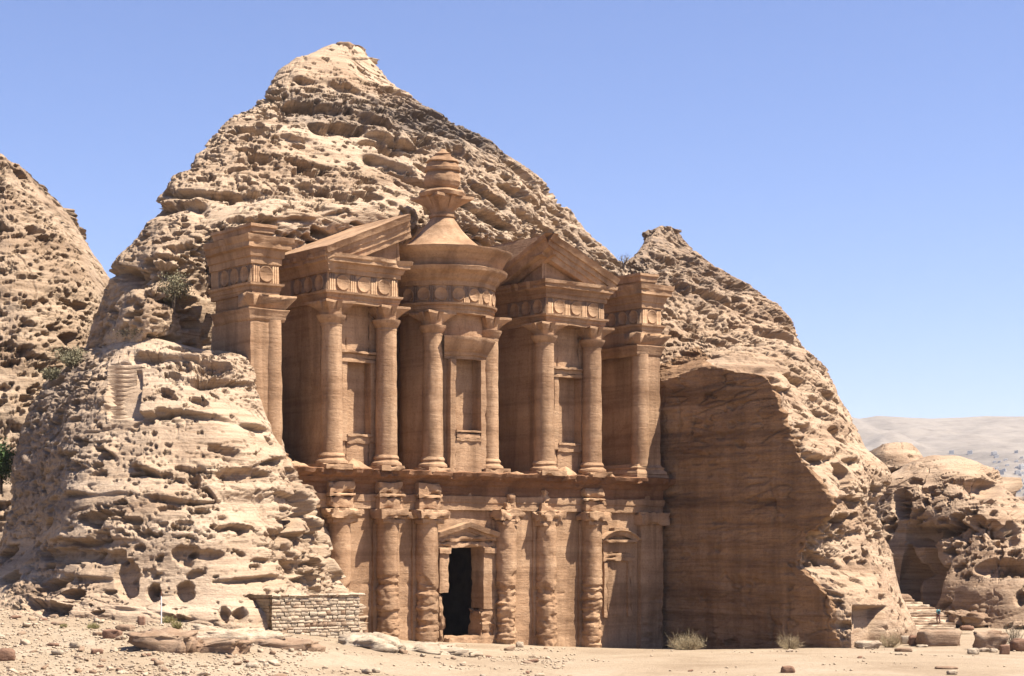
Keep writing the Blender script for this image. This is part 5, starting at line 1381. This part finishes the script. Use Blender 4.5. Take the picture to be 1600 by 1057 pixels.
dry_bush('grass_tuft', 276, 984, 20, 15, 'yellow-green dry grass tuft right of the white pole', M_grass, 5, 120)['category'] = 'grass tuft'
dry_bush('grass_tuft', 262, 972, 26, 12, 'low yellow-green grass tuft behind the white pole', M_grass, 6, 90, 0, None, hit(264, 975))['category'] = 'grass tuft'
dry_bush('grass_tuft', 146, 982, 22, 10, 'dry grass tuft at the foot of the left rock', M_grass, 7, 90)['category'] = 'grass tuft'
dry_bush('grass_tuft', 100, 982, 14, 9, 'smallest dry grass tuft, on the stony ground at the left', M_grass, 8, 60)['category'] = 'grass tuft'

def leafy_tree(name, p, w_, h_, label, cat, mat, seed, trunk_h=.3, n=2600, lsz=.10):
    r = np.random.default_rng(seed)
    root = tag(empty(name, tuple(p)), label, cat)
    mb = MB(); tips = []
    for i in range(9):
        a = 6.28 * r.random(); rr = w_ * .42 * r.random() ** .6; tip = np.array([rr * math.cos(a), rr * math.sin(a), h_ * (.45 + .45 * r.random())])
        m1 = np.array([tip[0] * .25, tip[1] * .25, h_ * trunk_h]); tube(mb, [(0, 0, -.4), m1 * .6, m1, (m1 + tip) / 2 + (r.random(3) - .5) * .2, tip], [.10, .085, .06, .04, .015], 6)
        tips += [tip, (m1 + tip) / 2, tip * .8 + m1 * .2]
    build(mb, 'trunk', M_bark, root)
    lf = MB(); V = []; 
    for i in range(n):
        c0 = tips[int(r.integers(0, len(tips)))]; c = c0 + r.normal(size=3) * np.array([w_ * .12, w_ * .12, h_ * .10])
        e1 = r.normal(size=3); e1 *= lsz / np.linalg.norm(e1); e2 = np.cross(e1, r.normal(size=3)); e2 *= lsz * .42 / (np.linalg.norm(e2) + 1e-6)
        V += [c - e1, c - e2, c + e1, c + e2]
    lf.polys(np.array(V), np.arange(len(V)).reshape(-1, 4)); build(lf, 'crown', mat, root, False)
    return root
def on_rock(Gs, X, Y):
    px_, py_ = pix(Gs); m = (px_ - X) ** 2 + (py_ - Y) ** 2
    c = np.where(m < 9, Gs[..., 1], 1e9)
    i = int(np.argmin(c)) if c.min() < 1e8 else int(np.argmin(m))
    return Gs.reshape(-1, 3)[i]
t1 = on_rock(G_main, 276, 487); leafy_tree('tree', t1 + np.array([0, -.6, -.2]), 3.3, 3.0, 'small olive-green tree on the rock shelf left of the temple', 'tree', M_olive, 11, .35)
t2 = on_rock(G_left, 205, 531); leafy_tree('shrub', t2 + np.array([0, .6, -.3]), 3.0, 1.3, 'low grey-green shrub at the top of the left rock above the cut steps', 'shrub', M_olive, 12, .2, 1300)
t3 = on_rock(G_left, 112, 572); leafy_tree('shrub', t3 + np.array([0, .3, -.3]), 2.6, 1.9, 'olive shrub on the left shoulder of the rock, near the side of the far slope', 'shrub', M_olive, 13, .2, 1600)
t4 = on_rock(G_left, 88, 592); leafy_tree('shrub', t4 + np.array([-.6, .9, -.3]), 2.0, 1.3, 'smaller grey-green shrub lower down the left shoulder of the rock', 'shrub', M_olive, 14, .2, 1000)
t5 = world(2, 765, 148.5); leafy_tree('tree', t5, 4.0, 4.4, 'dark green bushy tree at the left edge, in the gap behind the left rock', 'tree', M_green, 15, .2, 5200, .13)
t6 = world(972, 418, 190); leafy_tree('shrub', t6 + np.array([0, -2.5, -.5]), 1.6, 1.6, 'sparse thin shrub in the notch between the two peaks', 'shrub', M_olive, 16, .3, 160, .07)

# --- village on the far slope
M_house = plain('house_wall', (0.451, 0.435, 0.410), .9, .15, .05, 0)
M_dark = plain('window_dark', (0.033, 0.037, 0.041), .4, .1, 5, 0)
def house_meshes(w_, d_, h_):
    mb = MB(); rbox(mb, -w_ / 2, w_ / 2, -d_ / 2, d_ / 2, -6, h_, 20, 0, 0); rbox(mb, -w_ / 2 + .2, w_ / 2 - .2, -d_ / 2 + .2, d_ / 2 - .2, h_, h_ + .01, 20, 0, 0)
    for s_ in (-1, 1): rbox(mb, -w_ / 2, w_ / 2, s_ * (d_ / 2 - .2) - .1, s_ * (d_ / 2 - .2) + .1, h_ + .02, h_ + .9, 20, 0, 0)
    a = mb.mesh('house', False)
    mb = MB(); rbox(mb, w_ * .1, w_ * .42, -d_ * .3, d_ * .2, h_ + .02, h_ + 2.6, 20, 0, 0); b_ = mb.mesh('roof_room', False)
    mb = MB()
    for fl in range(int(h_ // 3)):
        for k in range(3): rbox(mb, -w_ / 2 + w_ * (.14 + .27 * k), -w_ / 2 + w_ * (.30 + .27 * k), d_ / 2 - .3, d_ / 2 + .06, fl * 3 + 1.0, fl * 3 + 2.4, 20, 0, 0)
    c = mb.mesh('windows', False)
    a.materials.append(M_house); b_.materials.append(M_house); c.materials.append(M_dark)
    return a, b_, c
HM = [house_meshes(11, 10, 6.2), house_meshes(14, 11, 9.3), house_meshes(9, 9, 3.4)]
rv = np.random.default_rng(21); cnt = 0; tries = 0
while cnt < 150 and tries < 4000:
    tries += 1
    Y = 708 + 88 * rv.random() ** .9; lim_ = np.interp(Y, [708, 730, 760, 796], [1500, 1510, 1545, 1560]); X = lim_ - 15 + (1700 - lim_) * rv.random() ** 1.15
    Ds = np.linspace(1400, 4000, 400); z = H + (YH - Y) * Ds / F; g = far_z((X - 800) * Ds / F, Ds)
    if not (z <= g).any(): continue
    D = Ds[int(np.argmax(z <= g))]
    if D < 1420: continue
    x = (X - 800) * D / F
    hm = HM[int(rv.integers(0, 3))]
    o = bpy.data.objects.new('house', None); COL.objects.link(o); o.location = (x, D, float(far_z(np.array([x]), np.array([D]))[0])); o.rotation_euler = (0, 0, rv.random() * .8 - .4); o.scale = (.6, .6, .6)
    o['label'] = 'tiny pale flat-roofed house in the distant village on the far slope'; o['category'] = 'house'; o['group'] = 'houses of the distant village'
    for nm, me in zip(('wall', 'roof_room', 'window_row'), hm):
        c = bpy.data.objects.new(nm, me); COL.objects.link(c); c.parent = o
        if nm == 'window_row': c['kind'] = 'stuff'
    cnt += 1

# ------------------------------------------------------------------ haze
hz = bpy.data.materials.new('haze'); hz.use_nodes = True; t = hz.node_tree; t.nodes.clear()
vo = t.nodes.new('ShaderNodeVolumePrincipled'); vo.inputs['Color'].default_value = (0.93, 0.95, 1.0, 1); vo.inputs['Density'].default_value = 0.00005; vo.inputs['Anisotropy'].default_value = 0.2
om = t.nodes.new('ShaderNodeOutputMaterial'); t.links.new(vo.outputs[0], om.inputs['Volume'])
mb = MB(); x0, x1, y0, y1, z0, z1 = -5200, 5200, -500, 7700, -180, 460
V = [(x, y, z) for z in (z0, z1) for x, y in ((x0, y0), (x1, y0), (x1, y1), (x0, y1))]
mb.polys(V, [(3, 2, 1, 0), (4, 5, 6, 7), (0, 1, 5, 4), (1, 2, 6, 5), (2, 3, 7, 6), (3, 0, 4, 7)])
tag(build(mb, 'haze', hz, None, False), kind='stuff')
